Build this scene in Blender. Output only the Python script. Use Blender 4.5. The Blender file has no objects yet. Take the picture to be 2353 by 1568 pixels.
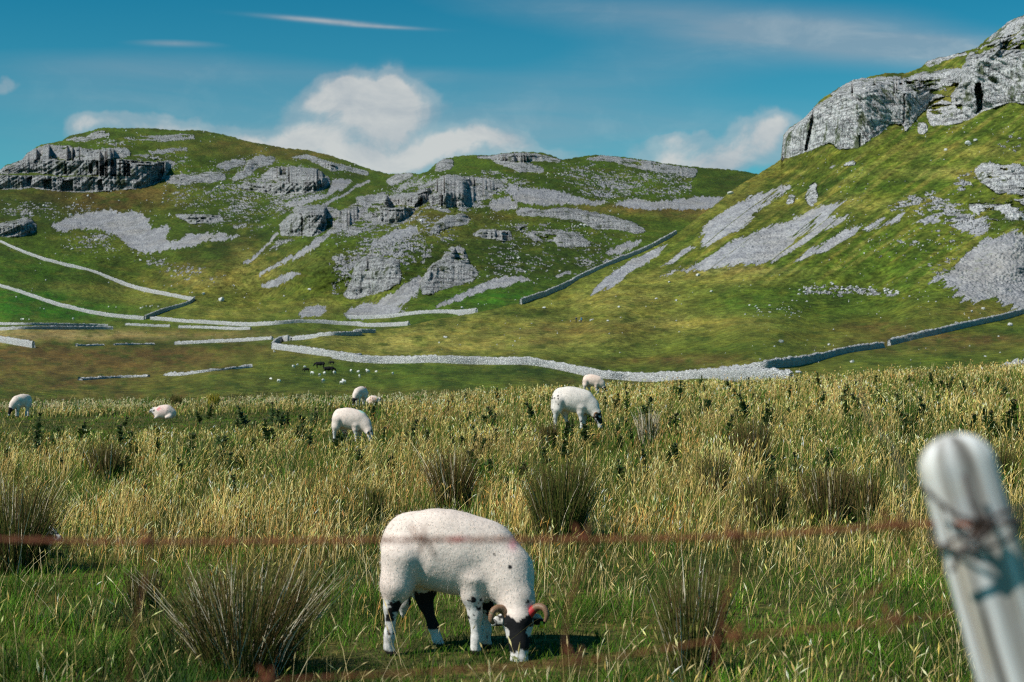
import bpy, math, random
import numpy as np
from mathutils import Vector, Matrix

random.seed(7)
RNG = np.random.default_rng(11)
scene = bpy.context.scene
COL = scene.collection

# ------------------------------------------------------------------ camera frame
# the photograph is measured in a 2353 x 1568 frame; the eye stands 1.46 m above the pasture
PW, PH = 2353.0, 1568.0
FPX = 3268.0            # 50 mm lens on a 36 mm sensor
CX, HZ = 1176.5, 854.0  # principal column, horizon row
EYE = 1.46

def at(px, py, d):
    """point seen at (px,py) at forward distance d (metres)"""
    return Vector((d*(px-CX)/FPX, d, EYE + d*(HZ-py)/FPX))

# ------------------------------------------------------------------ object bookkeeping
def tag(o, label=None, cat=None, group=None, kind=None):
    if label: o['label'] = label
    if cat: o['category'] = cat
    if group: o['group'] = group
    if kind: o['kind'] = kind
    return o

def link(o, parent=None):
    COL.objects.link(o)
    if parent is not None:
        o.parent = parent
    return o

def empty(name, loc=(0, 0, 0), rz=0.0):
    o = bpy.data.objects.new(name, None)
    o.empty_display_size = 0.2
    o.location = loc
    o.rotation_euler = (0, 0, rz)
    return link(o)

def np_mesh(name, verts, quads=None, tris=None, smooth=True, cols=None, attrs=None):
    """fast mesh from numpy arrays; cols: per-vertex RGB attribute 'tint'; attrs: dict of per-vertex floats"""
    me = bpy.data.meshes.new(name)
    v = np.ascontiguousarray(verts, dtype=np.float32)
    me.vertices.add(len(v))
    me.vertices.foreach_set('co', v.ravel())
    nq = 0 if quads is None else len(quads)
    nt = 0 if tris is None else len(tris)
    loops = []
    if nq: loops.append(np.asarray(quads, dtype=np.int32).ravel())
    if nt: loops.append(np.asarray(tris, dtype=np.int32).ravel())
    lv = np.concatenate(loops)
    me.loops.add(len(lv))
    me.loops.foreach_set('vertex_index', lv)
    me.polygons.add(nq+nt)
    starts = np.concatenate([np.arange(nq)*4, nq*4+np.arange(nt)*3]).astype(np.int32)
    me.polygons.foreach_set('loop_start', starts)
    me.update(calc_edges=True)
    if smooth:
        me.polygons.foreach_set('use_smooth', np.ones(nq+nt, dtype=bool))
    if cols is not None:
        a = me.attributes.new('tint', 'FLOAT_COLOR', 'POINT')
        c = np.ones((len(v), 4), dtype=np.float32)
        c[:, :3] = cols
        a.data.foreach_set('color', c.ravel())
    for k, arr in (attrs or {}).items():
        a = me.attributes.new(k, 'FLOAT', 'POINT')
        a.data.foreach_set('value', np.ascontiguousarray(arr, dtype=np.float32))
    return me

def mesh_obj(name, me, mat=None, parent=None):
    o = bpy.data.objects.new(name, me)
    if mat is not None:
        me.materials.clear()
        me.materials.append(mat)
    return link(o, parent)

class MB:
    """collects tubes, boxes and blobs into one mesh"""
    def __init__(s):
        s.v, s.q, s.t, s.c, s.n = [], [], [], [], 0
    def add(s, v, q=None, t=None, col=None):
        v = np.asarray(v, dtype=float)
        if q is not None and len(q): s.q.append(np.asarray(q)+s.n)
        if t is not None and len(t): s.t.append(np.asarray(t)+s.n)
        s.v.append(v)
        c = np.ones((len(v), 3))
        if col is not None: c[:] = col
        s.c.append(c)
        s.n += len(v)
    def tube(s, pts, rad, sides=8, col=None, cap=True):
        pts = [Vector(p) for p in pts]
        n = len(pts)
        rad = list(rad) if hasattr(rad, '__len__') else [rad]*n
        up = Vector((0.31, 0.22, 0.93))
        rings = []
        for i, p in enumerate(pts):
            d = (pts[min(i+1, n-1)]-pts[max(i-1, 0)])
            if d.length < 1e-9: d = Vector((0, 0, 1))
            d.normalize()
            u = d.cross(up)
            if u.length < 1e-3: u = d.cross(Vector((1, 0, 0)))
            u.normalize(); w = d.cross(u)
            for k in range(sides):
                a = 2*math.pi*k/sides
                rings.append(p + (u*math.cos(a)+w*math.sin(a))*rad[i])
        q = []
        for i in range(n-1):
            for k in range(sides):
                k2 = (k+1) % sides
                q.append((i*sides+k, i*sides+k2, (i+1)*sides+k2, (i+1)*sides+k))
        v = [tuple(p) for p in rings]
        t = []
        if cap:
            v.append(tuple(pts[0])); v.append(tuple(pts[-1]))
            a, b = len(v)-2, len(v)-1
            for k in range(sides):
                k2 = (k+1) % sides
                t.append((a, k2, k))
                t.append((b, (n-1)*sides+k, (n-1)*sides+k2))
        s.add(v, q, t, col)
    def mesh(s, name, smooth=True):
        v = np.concatenate(s.v); c = np.concatenate(s.c)
        q = np.concatenate(s.q) if s.q else None
        t = np.concatenate(s.t) if s.t else None
        return np_mesh(name, v, q, t, smooth, c)

# ------------------------------------------------------------------ numpy noise
def _hash(ix, iy, iz, seed):
    h = (ix*374761393 + iy*668265263 + iz*2147483647 + seed*1274126177) & 0xFFFFFFFF
    h = ((h ^ (h >> 13)) * 1274126177) & 0xFFFFFFFF
    h = h ^ (h >> 16)
    return (h & 0xFFFFFF).astype(np.float32)/float(0xFFFFFF)

def vnoise(x, y, z=None, seed=0):
    """value noise in 0..1"""
    x = np.asarray(x, dtype=np.float64); y = np.asarray(y, dtype=np.float64)
    xi = np.floor(x).astype(np.int64); yi = np.floor(y).astype(np.int64)
    fx = x-xi; fy = y-yi
    fx = fx*fx*(3-2*fx); fy = fy*fy*(3-2*fy)
    if z is None:
        o = np.int64(0)
        a = _hash(xi, yi, o, seed); b = _hash(xi+1, yi, o, seed)
        c = _hash(xi, yi+1, o, seed); d = _hash(xi+1, yi+1, o, seed)
        return (a*(1-fx)+b*fx)*(1-fy)+(c*(1-fx)+d*fx)*fy
    z = np.asarray(z, dtype=np.float64)
    zi = np.floor(z).astype(np.int64); fz = z-zi; fz = fz*fz*(3-2*fz)
    r = 0
    for dz, wz in ((0, 1-fz), (1, fz)):
        a = _hash(xi, yi, zi+dz, seed); b = _hash(xi+1, yi, zi+dz, seed)
        c = _hash(xi, yi+1, zi+dz, seed); d = _hash(xi+1, yi+1, zi+dz, seed)
        r = r + wz*((a*(1-fx)+b*fx)*(1-fy)+(c*(1-fx)+d*fx)*fy)
    return r

def fbm(x, y, z=None, oct=4, seed=0, gain=0.5):
    """fractal noise centred on 0, about -0.5..0.5"""
    s, a, tot = 0, 1.0, 0.0
    for k in range(oct):
        f = 2.03**k
        s = s + a*(vnoise(x*f+13.7*k, y*f-7.1*k, None if z is None else z*f+3.3*k, seed+k)-0.5)
        tot += a; a *= gain
    return s/tot

def smooth(e0, e1, x):
    t = np.clip((x-e0)/(e1-e0), 0, 1)
    return t*t*(3-2*t)

def in_poly(px, py, poly):
    inside = np.zeros(px.shape, dtype=bool)
    n = len(poly)
    for i in range(n):
        x0, y0 = poly[i]; x1, y1 = poly[(i+1) % n]
        if y0 == y1: continue
        c = ((y0 > py) != (y1 > py)) & (px < (x1-x0)*(py-y0)/(y1-y0)+x0)
        inside ^= c
    return inside

# the hills were surveyed on four enlargements of the photograph
SURVEY = {'a': (0.0, 235.3, .3602), 'b': (753.0, 282.4, .3602), 'c': (1506.0, 0.0, .3602), 'e': (1506.0, 423.5, .3602), 'd': (0.0, 0.0, 1.0),
          'f': (0.0, 706.0, .36), 'g': (658.8, 800.0, .36)}
def P(key, *pts):
    ox, oy, s = SURVEY[key]
    return [(ox+x*s, oy+y*s) for x, y in pts]

# ------------------------------------------------------------------ node helpers
def new_mat(name):
    m = bpy.data.materials.new(name)
    m.use_nodes = True
    nt = m.node_tree
    nt.nodes.clear()
    out = nt.nodes.new('ShaderNodeOutputMaterial')
    return m, nt, out

class NB:
    def __init__(s, nt): s.nt = nt
    def n(s, kind, **kw):
        nd = s.nt.nodes.new('ShaderNode'+kind)
        for k, v in kw.items():
            if k.startswith('i_'):
                nd.inputs[k[2:].replace('_', ' ')].default_value = v
            else:
                setattr(nd, k, v)
        return nd
    def l(s, a, b): s.nt.links.new(a, b)
    def noise(s, vec, scale, detail=3.0, rough=0.55, dist=0.0):
        nd = s.n('TexNoise')
        nd.inputs['Scale'].default_value = scale
        nd.inputs['Detail'].default_value = detail
        nd.inputs['Roughness'].default_value = rough
        nd.inputs['Distortion'].default_value = dist
        if vec is not None: s.l(vec, nd.inputs['Vector'])
        return nd.outputs['Fac']
    def ramp(s, fac, stops, interp='LINEAR'):
        nd = s.n('ValToRGB')
        cr = nd.color_ramp
        cr.interpolation = interp
        while len(cr.elements) < len(stops): cr.elements.new(0.5)
        for e, (p, c) in zip(cr.elements, stops):
            e.position = p
            e.color = (c, c, c, 1) if not hasattr(c, '__len__') else (*c, 1)
        s.l(fac, nd.inputs['Fac'])
        return nd.outputs['Color']
    def math(s, op, a, b=None, c=None, clamp=False):
        nd = s.n('Math', operation=op, use_clamp=clamp)
        for i, v in enumerate((a, b, c)):
            if v is None: continue
            if isinstance(v, (int, float)): nd.inputs[i].default_value = v
            else: s.l(v, nd.inputs[i])
        return nd.outputs[0]
    def mix(s, fac, a, b, blend='MIX'):
        nd = s.n('Mix', data_type='RGBA', blend_type=blend, clamp_factor=True)
        ins = [i for i in nd.inputs]
        def setv(sock, v):
            if isinstance(v, (int, float)): sock.default_value = v if sock.type == 'VALUE' else (v, v, v, 1)
            elif isinstance(v, tuple): sock.default_value = (*v, 1)
            else: s.l(v, sock)
        setv(nd.inputs[0], fac)
        setv(nd.inputs[6], a); setv(nd.inputs[7], b)
        return nd.outputs[2]
    def attr(s, name):
        nd = s.n('Attribute', attribute_name=name)
        return nd
    def mapping(s, vec, scale=(1, 1, 1), rot=(0, 0, 0)):
        nd = s.n('Mapping')
        nd.inputs['Scale'].default_value = scale
        nd.inputs['Rotation'].default_value = rot
        s.l(vec, nd.inputs['Vector'])
        return nd.outputs['Vector']
# ------------------------------------------------------------------ depth surveys (column, row, forward distance in m)
FAR_PTS = [(-300,935,95),(-80,930,95),(500,925,100),(1000,915,105),(1500,912,110),(1900,890,110),(-300,900,150),(-80,900,150),(600,895,160),(1200,890,150),
 (1700,885,150),(-300,850,280),(-80,850,280),(400,845,290),(750,848,290),(1100,850,275),(-300,790,430),(-80,790,430),(300,785,430),(480,785,430),(627,768,440),(540,815,325),
 (-300,750,560),(-80,750,560),(1090,720,560),(1300,700,560),(1500,640,620),
 (-300,660,640),(0,660,640),(0,550,780),(-300,550,800),(200,640,680),(440,690,640),(200,580,790),(400,580,760),(550,640,660),
 (480,660,650),(0,470,930),(-300,500,950),(200,450,960),(400,450,960),(600,470,930),(0,400,1000),(-300,430,1040),(250,300,1120),(450,310,1150),(700,350,1180),
 (880,400,1200),(600,380,1080),(640,530,760),(700,470,860),(800,430,950),(700,530,720),(760,480,780),(700,640,620),(800,600,640),(700,715,575),
 (900,720,560),(900,650,590),(900,580,640),(900,500,740),(960,440,830),(1000,390,900),(1180,350,960),(1100,650,600),(1100,560,690),
 (1100,500,760),(1100,430,850),(1300,640,620),(1300,550,720),(1400,500,800),(1500,480,830),(1400,440,880),(1500,380,980),(1340,360,990),
 (1735,400,1050),(1700,470,850),(1600,500,810),(1500,560,720),(1850,450,1000),(1850,560,750),(1850,700,600)]
RIGHT_PTS = [(700,935,98),(1000,915,105),(1400,906,130),(1760,888,120),(2000,880,110),(2440,850,100),(2700,840,100),(2440,800,190),
 (1700,872,185),(900,870,210),(1200,872,190),(760,770,330),(950,745,385),(1100,718,420),(1200,700,440),
 (1000,790,330),(1200,800,320),(1330,742,405),(1400,800,300),(1500,680,440),(1700,750,340),(1700,820,245),(1860,830,245),
 (2040,795,290),(2353,716,375),(2440,690,385),(2000,840,200),(2200,800,250),(2353,770,290),(1350,660,465),(1450,600,505),(1552,540,540),
 (1640,470,570),(1735,400,600),(1796,368,600),(1500,640,470),(1600,610,480),(1700,610,460),(1700,520,510),(1800,450,560),(1900,600,440),
 (1900,500,490),(1900,400,545),(2100,700,375),(2100,600,425),(2100,500,460),(2100,400,505),(2100,300,550),(2353,650,395),(2353,550,425),
 (2353,450,455),(2353,350,490),(2353,250,530),(2353,120,560),(2353,35,590),(2600,20,570),(2600,300,500),(2600,500,430),(2600,690,370),(2200,160,600),(2000,180,610),(1850,250,620)]

def survey_line(rows, ends, step=.08):
    """ground points along a straight run of wall: rows = its foot in the photograph, ends = (column, distance)"""
    pts = []
    for (xa, da), (xb, db) in zip(ends[:-1], ends[1:]):
        A = np.array((da*(xa-CX)/FPX, da)); B = np.array((db*(xb-CX)/FPX, db))
        for t in np.arange(0, 1.0001, step):
            X, d = A+(B-A)*t
            px = CX+FPX*X/d
            pts.append((px, float(np.interp(px, [r[0] for r in rows], [r[1] for r in rows])), d))
    return pts
WALL_A = P('f', (1742,262),(1900,292),(2100,325),(2352,352)) + P('g', (250,55),(500,92),(700,92),(900,98),(1150,108),(1300,110),(1550,112),(1700,136),(1830,162),(1950,192),(2050,206),(2352,210)) + P('e',(120,1245),(240,1236),(310,1228),(400,1232),(520,1248),(640,1258),(760,1270),(870,1279))
WALL_B = P('a',(-160,1145),(0,1183),(150,1222),(300,1276),(430,1316),(600,1354),(750,1376),(920,1388))
WALL_C = P('a',(960,1392),(1080,1396),(1200,1402),(1400,1412),(1560,1426),(1700,1432),(1850,1416),(1960,1410),(2150,1412),(2352,1426)) + P('b',(150,1290),(280,1298),(400,1304),(520,1296))
LA = survey_line(WALL_A, [(627, 288), (1400, 242), (1640, 208)])
LB = survey_line(WALL_B, [(-58, 655), (331, 600)])
LC = survey_line(WALL_C, [(346, 600), (940, 545)])
FAR_PTS = [q for q in FAR_PTS if min(math.hypot(q[0]-r[0], (q[1]-r[1])*2) for r in LA+LB+LC) > 30]+LA[:16]+LB+LC
RIGHT_PTS = [q for q in RIGHT_PTS if min(math.hypot(q[0]-r[0], (q[1]-r[1])*2) for r in LA) > 22]+LA
class Rbf:
    def __init__(s, pts, c=0.07, lam=2e-3):
        p = np.array(pts, dtype=float)
        s.p = p[:, :2]/1000.0
        s.c = c
        r = np.sqrt(((s.p[:, None]-s.p[None])**2).sum(-1)+c*c)
        n = len(p)
        A = np.zeros((n+3, n+3))
        A[:n, :n] = r - lam*np.eye(n)
        A[:n, n] = 1; A[:n, n+1:] = s.p
        A[n, :n] = 1; A[n+1:, :n] = s.p.T
        b = np.zeros(n+3); b[:n] = np.log(p[:, 2])
        s.w = np.linalg.solve(A, b)
    def __call__(s, px, py):
        x = np.asarray(px)/1000.0; y = np.asarray(py)/1000.0
        n = len(s.p)
        r = np.full(x.shape, s.w[n]) + s.w[n+1]*x + s.w[n+2]*y
        for i in range(n):
            r = r + s.w[i]*np.sqrt((x-s.p[i, 0])**2+(y-s.p[i, 1])**2+s.c**2)
        return np.exp(r)

far_rbf, right_rbf = Rbf(FAR_PTS, lam=.024), Rbf(RIGHT_PTS, lam=.008)

def far_depth(px, py):
    d = far_rbf(px, py)
    # where the near hillside stands in front, this ground runs on lower down behind it
    sk = np.interp(px, [p[0] for p in RIGHT_SKY], [p[1] for p in RIGHT_SKY])
    k = smooth(3, 26, py-sk)*smooth(600, 640, px)
    return d*(1-k) + k*np.maximum(d*1.02, right_depth(px, py)*1.05+4)
def right_depth(px, py):
    k = smooth(615, 760, px)
    return np.exp((1-k)*np.log(far_rbf(px, py)) + k*np.log(right_rbf(px, py)))

FAR_SKY = [(-400, 470), (-200, 430)] + P('a', (0,430),(40,400),(140,368),(180,320),(260,272),(390,247),(440,217),(560,185),(660,160),(760,165),(950,166),
  (1150,180),(1270,178),(1450,210),(1560,245),(1800,290),(1960,305)) + P('b', (0,205),(100,235),(200,270),(300,305),(390,326),(440,325),(520,318),
  (580,328),(640,310),(680,270),(740,230),(850,210),(1000,205),(1060,205),(1150,190),(1230,185),(1380,190),(1500,235),(1600,220),(1700,205),
  (1850,215),(2000,235),(2200,265)) + P('c', (0,1030),(110,1050),(300,1070),(500,1085),(640,1110)) + [(1800,412),(1950,440)]
RIGHT_SKY = [(596, 940), (612, 860), (626, 784), (640, 778)] + P('b', (0,1360),(300,1330),(500,1300),(700,1252),(950,1212),(1180,1160),(1230,1152),(1350,1106),(1500,1046),
  (1560,1006),(1700,946),(1850,880),(2000,815),(2100,765),(2222,706)) + P('c', (160,1475),(270,1390),(380,1310),(480,1222),(560,1165),(640,1120),(800,1020),(806,960),(815,870),
  (850,820),(930,770),(1000,700),(1050,640),(1110,600),(1190,550),(1260,510),(1350,495),(1480,465),(1600,468),(1700,425),(1740,385),(1860,360),
  (1960,335),(2060,300),(2110,250),(2180,200),(2250,140),(2352,95)) + [(2450, 10), (2560,-30), (2760,-80)]

# ------------------------------------------------------------------ outcrops and scree: (kind, share covered, outline)
FAR_ROCK = [
 ('cliff',.97,P('a',(-200,440),(0,425),(40,402),(130,388),(240,368),(400,370),(600,360),(800,362),(950,380),(1060,370),(1130,372),(1100,410),(1065,455),(1000,468),(660,465),(450,465),(320,462),(200,445),(0,458),(-200,470))),
 ('cliff',.97,P('a',(-200,480),(0,466),(200,462),(400,475),(640,470),(800,467),(950,462),(1040,440),(1062,430),(1050,485),(980,522),(900,547),(700,562),(540,574),(370,567),(200,547),(0,556),(-200,560))),
 ('crag',.72,P('a',(150,366),(170,325),(260,278),(400,275),(560,300),(740,290),(830,300),(820,340),(700,355),(300,362))),
 ('crag',.7,P('a',(400,247),(520,215),(660,175),(700,190),(690,215),(520,248))),
 ('crag',.65,P('a',(780,225),(1000,205),(1240,205),(1250,238),(1100,242),(860,240))),
 ('crag',.62,P('a',(940,300),(1190,285),(1200,310),(960,328))),
 ('rubble',.5,P('a',(600,250),(700,230),(880,260),(880,276),(640,272))),
 ('rubble',.35,P('a',(850,340),(1000,315),(1200,320),(1240,370),(1130,430),(1060,370),(950,375))),
 ('crag',.9,P('a',(1040,510),(1050,470),(1150,460),(1230,470),(1330,440),(1440,460),(1440,490),(1360,510),(1150,517))),
 ('crag',.8,P('a',(1370,410),(1430,370),(1560,360),(1560,400),(1440,420))),
 ('crag',.8,P('a',(1470,492),(1540,440),(1580,370),(1680,335),(1760,340),(1740,380),(1640,420),(1560,480),(1490,502))),
 ('crag',.75,P('a',(1660,480),(1720,420),(1850,405),(2000,425),(2095,465),(2000,500),(1800,510))),
 ('cliff',.95,P('a',(1520,545),(1560,505),(1650,518),(1800,512),(2000,500),(2095,465),(2112,510),(2060,560),(1950,582),(1750,587),(1650,572))),
 ('rubble',.5,P('a',(1270,620),(1400,615),(1500,640),(1520,580),(1640,600),(1650,650),(1560,700),(1440,680),(1290,660))),
 ('cliff',.8,P('a',(1090,715),(1220,712),(1400,722),(1440,745),(1380,767),(1210,775),(1180,752))),
 ('cliff',.92,P('a',(-200,770),(0,768),(60,760),(150,735),(200,740),(235,790),(220,832),(130,857),(0,855),(-200,850))),
 ('cliff',.6,P('a',(1800,352),(1950,330),(2100,375),(2352,440),(2352,470),(2200,430),(2120,440),(1950,360))),
 ('scree',.98,P('a',(320,800),(370,760),(470,720),(590,690),(720,680),(750,700),(770,710),(860,695),(920,720),(960,745),(940,780),(920,810),(970,810),(1020,780),(1085,770),(1080,800),(1050,850),(1030,900),(1100,880),(1200,840),(1330,860),(1350,880),(1180,920),(1000,960),(920,965),(860,940),(790,900),(770,850),(700,825),(560,800),(470,800),(400,820),(350,830))),
 ('scree',.5,P('a',(1250,890),(1200,840),(1380,820),(1500,840),(1600,820),(1700,770),(1760,770),(1640,820),(1400,895))),
 ('rubble',.6,P('a',(1480,780),(1600,760),(1570,800),(1490,802))),
 ('scree',.92,P('a',(1830,630),(2080,580),(2130,480),(2250,490),(2200,540),(2050,610),(1950,650),(1830,665))),
 ('scree',.8,P('a',(1540,1025),(1640,950),(1760,830),(1782,840),(1650,960),(1580,1025))),
 ('scree',.9,P('a',(1640,1180),(1790,1100),(1870,1080),(1930,1080),(1850,1130),(1750,1170),(1660,1182))),
 ('rubble',.6,P('a',(1700,935),(1780,870),(1870,860),(1860,900),(1740,945))),
 ('scree',.55,P('a',(1640,1090),(1800,1000),(1990,890),(2130,770),(2280,690),(2330,620),(2380,600),(2370,650),(2280,760),(2130,830),(2020,920),(1800,1040),(1650,1112))),
 ('crag',.85,P('a',(1860,690),(1880,668),(2050,653),(2180,690),(2150,732),(2060,735),(1900,720))),
 ('cliff',.98,P('a',(1780,772),(1860,705),(1960,715),(2080,720),(2085,780),(2060,822),(2000,857),(1930,852),(1785,852))),
 ('scree',.9,P('a',(1890,1355),(1960,1310),(2020,1290),(2100,1300),(2050,1360),(1920,1377))),
 ('rubble',.3,P('a',(900,950),(1100,1000),(1500,1080),(1480,1130),(1200,1150),(900,1050))),
 ('rubble',.4,P('a',(430,835),(700,830),(760,870),(700,900),(480,870))),
 ('crag',.9,P('b',(680,302),(690,265),(740,230),(800,240),(790,290),(720,302))),
 ('cliff',.8,P('b',(850,214),(1060,207),(1150,192),(1230,187),(1330,192),(1500,237),(1480,250),(1380,242),(1250,246),(1150,240),(1000,228))),
 ('crag',.75,P('b',(1020,232),(1200,250),(1330,262),(1390,290),(1380,312),(1200,302),(1100,262))),
 ('rubble',.55,P('b',(960,300),(1100,310),(1130,335),(1050,335),(990,325))),
 ('crag',.9,P('b',(360,372),(440,330),(520,320),(550,332),(460,382),(400,397))),
 ('crag',.72,P('b',(1600,230),(1750,207),(1900,227),(2100,252),(2200,275),(2352,290),(2352,345),(2250,332),(2050,302),(1950,282),(1800,242))),
 ('rubble',.55,P('b',(1600,430),(1720,390),(1850,440),(1880,470),(1740,492),(1620,470))),
 ('rubble',.4,P('b',(1850,300),(2000,320),(2200,370),(2352,380),(2352,465),(2150,470),(1900,380))),
 ('rubble',.3,P('b',(1560,340),(1750,330),(1850,360),(1880,430),(1650,430))),
 ('crag',.85,P('b',(670,382),(740,340),(840,345),(950,370),(1100,370),(1120,402),(1000,430),(900,470),(800,440),(700,440))),
 ('cliff',.9,P('b',(640,475),(700,445),(800,445),(900,470),(860,532),(740,537),(720,512),(640,512))),
 ('cliff',.92,P('b',(350,482),(440,450),(560,440),(650,432),(640,492),(570,540),(480,520),(350,530))),
 ('cliff',.92,P('b',(330,580),(345,548),(480,535),(570,550),(500,622),(440,642),(330,642))),
 ('crag',.85,P('b',(180,470),(330,450),(320,492),(200,512))),
 ('rubble',.7,P('b',(200,640),(260,560),(330,610),(320,642),(230,647))),
 ('crag',.8,P('b',(-100,760),(0,690),(60,620),(110,540),(190,560),(190,600),(130,652),(30,700))),
 ('scree',.97,P('b',(1120,422),(1170,395),(1280,420),(1420,420),(1500,450),(1600,480),(1700,490),(1800,512),(1790,527),(1640,520),(1400,522),(1250,512),(1150,462))),
 ('scree',.85,P('b',(1000,540),(1080,480),(1150,470),(1230,510),(1200,552),(1060,557))),
 ('scree',.97,P('b',(1800,520),(1900,485),(2000,480),(2060,510),(2200,490),(2352,470),(2600,470),(2740,520),(2600,545),(2352,552),(2200,550),(2000,547))),
 ('crag',.9,P('b',(1200,570),(1230,540),(1380,555),(1480,540),(1600,555),(1800,590),(1950,640),(2050,690),(1980,702),(1850,672),(1700,672),(1600,622),(1400,592),(1220,592))),
 ('crag',.72,P('b',(630,700),(700,640),(760,590),(870,580),(920,600),(900,640),(800,652),(700,702))),
 ('rubble',.6,P('b',(1020,660),(1060,640),(1200,650),(1280,670),(1340,690),(1330,740),(1200,742),(1160,680))),
 ('cliff',.9,P('b',(910,715),(960,675),(1020,680),(1160,685),(1180,735),(1120,757),(1070,737),(1010,740))),
 ('crag',.85,P('b',(1440,747),(1490,705),(1560,700),(1640,740),(1680,770),(1620,792),(1520,797),(1460,782))),
 ('scree',.95,P('b',(250,780),(330,730),(450,670),(560,660),(575,700),(500,740),(400,767),(330,792))),
 ('crag',.80,P('b',(100,1112),(150,1010),(180,900),(210,860),(300,850),(440,870),(460,930),(470,1000),(400,1062),(330,1082),(200,1112))),
 ('crag',.78,P('b',(590,1082),(590,1000),(650,920),(720,870),(770,800),(870,790),(900,900),(960,950),(940,992),(840,1032),(700,1072),(620,1097))),
 ('rubble',.62,P('b',(570,830),(620,800),(660,840),(650,900),(590,892))),
 ('rubble',.3,P('b',(960,760),(1060,760),(1150,880),(1060,880))),
 ('rubble',.25,P('b',(1230,830),(1330,830),(1400,900),(1280,920))),
 ('rubble',.35,P('b',(700,740),(800,700),(860,720),(760,800))),
 ('scree',.95,P('b',(60,1242),(130,1190),(270,1140),(300,1150),(420,1080),(480,1030),(590,965),(600,985),(560,1100),(500,1140),(400,1190),(520,1180),(540,1190),(420,1222),(200,1247))),
 ('scree',.97,P('b',(660,1177),(760,1130),(870,1080),(1000,1020),(1130,975),(1200,975),(1330,1000),(1200,1017),(1100,1047),(950,1087),(830,1132),(700,1177))),
 ('scree',.8,P('b',(1440,977),(1540,940),(1560,955),(1470,987))),
 ('rubble',.7,P('b',(1550,850),(1620,830),(1700,870),(1750,880),(1760,900),(1650,937),(1580,912))),
 ('scree',.62,P('b',(1770,810),(1850,770),(1950,740),(2020,750),(1950,800),(1860,842),(1790,852))),
 ('rubble',.5,P('b',(1700,900),(1900,820),(1980,800),(1800,900),(1700,940))),
 ('rubble',.55,P('b',(0,560),(600,540),(900,560),(560,900),(100,1100),(0,1150))),
 ('rubble',.55,P('b',(400,340),(1300,330),(1500,420),(900,560),(300,560))),
 ('rubble',.32,P('b',(900,640),(2000,640),(1700,1000),(1000,1020))),
]
FAR_ROCK += [
 ('scree',.85,P('a',(2040,655),(2120,615),(2200,570),(2300,512),(2360,490),(2360,506),(2300,530),(2200,590),(2120,640),(2060,668))),
 ('rubble',.5,P('b',(1400,230),(2352,290),(2352,480),(1900,480),(1500,440))),
 ('rubble',.42,P('a',(1000,420),(1700,330),(2150,420),(2200,640),(1750,800),(1300,800),(1100,700))),
 ('rubble',.35,P('a',(0,620),(500,640),(900,700),(700,700),(300,760),(0,720))),
 ('rubble',.3,P('a',(350,830),(900,930),(1000,1010),(400,940))),
 ('crag',.6,P('b',(560,420),(760,330),(1000,350),(1130,400),(900,560),(700,560))),
 ('crag',.55,P('b',(0,600),(200,500),(360,440),(420,520),(300,680),(80,720))),
 ('crag',.5,P('b',(1180,640),(1420,650),(1560,690),(1480,760),(1300,750))),
 ('crag',.45,P('a',(500,330),(900,330),(1150,345),(1000,365),(500,362))),
 ('crag',.6,P('a',(30,400),(160,330),(300,300),(420,360),(150,385))),
 ('rubble',.6,P('b',(1640,390),(1780,330),(2352,360),(2352,460),(1900,470))),
]
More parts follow.
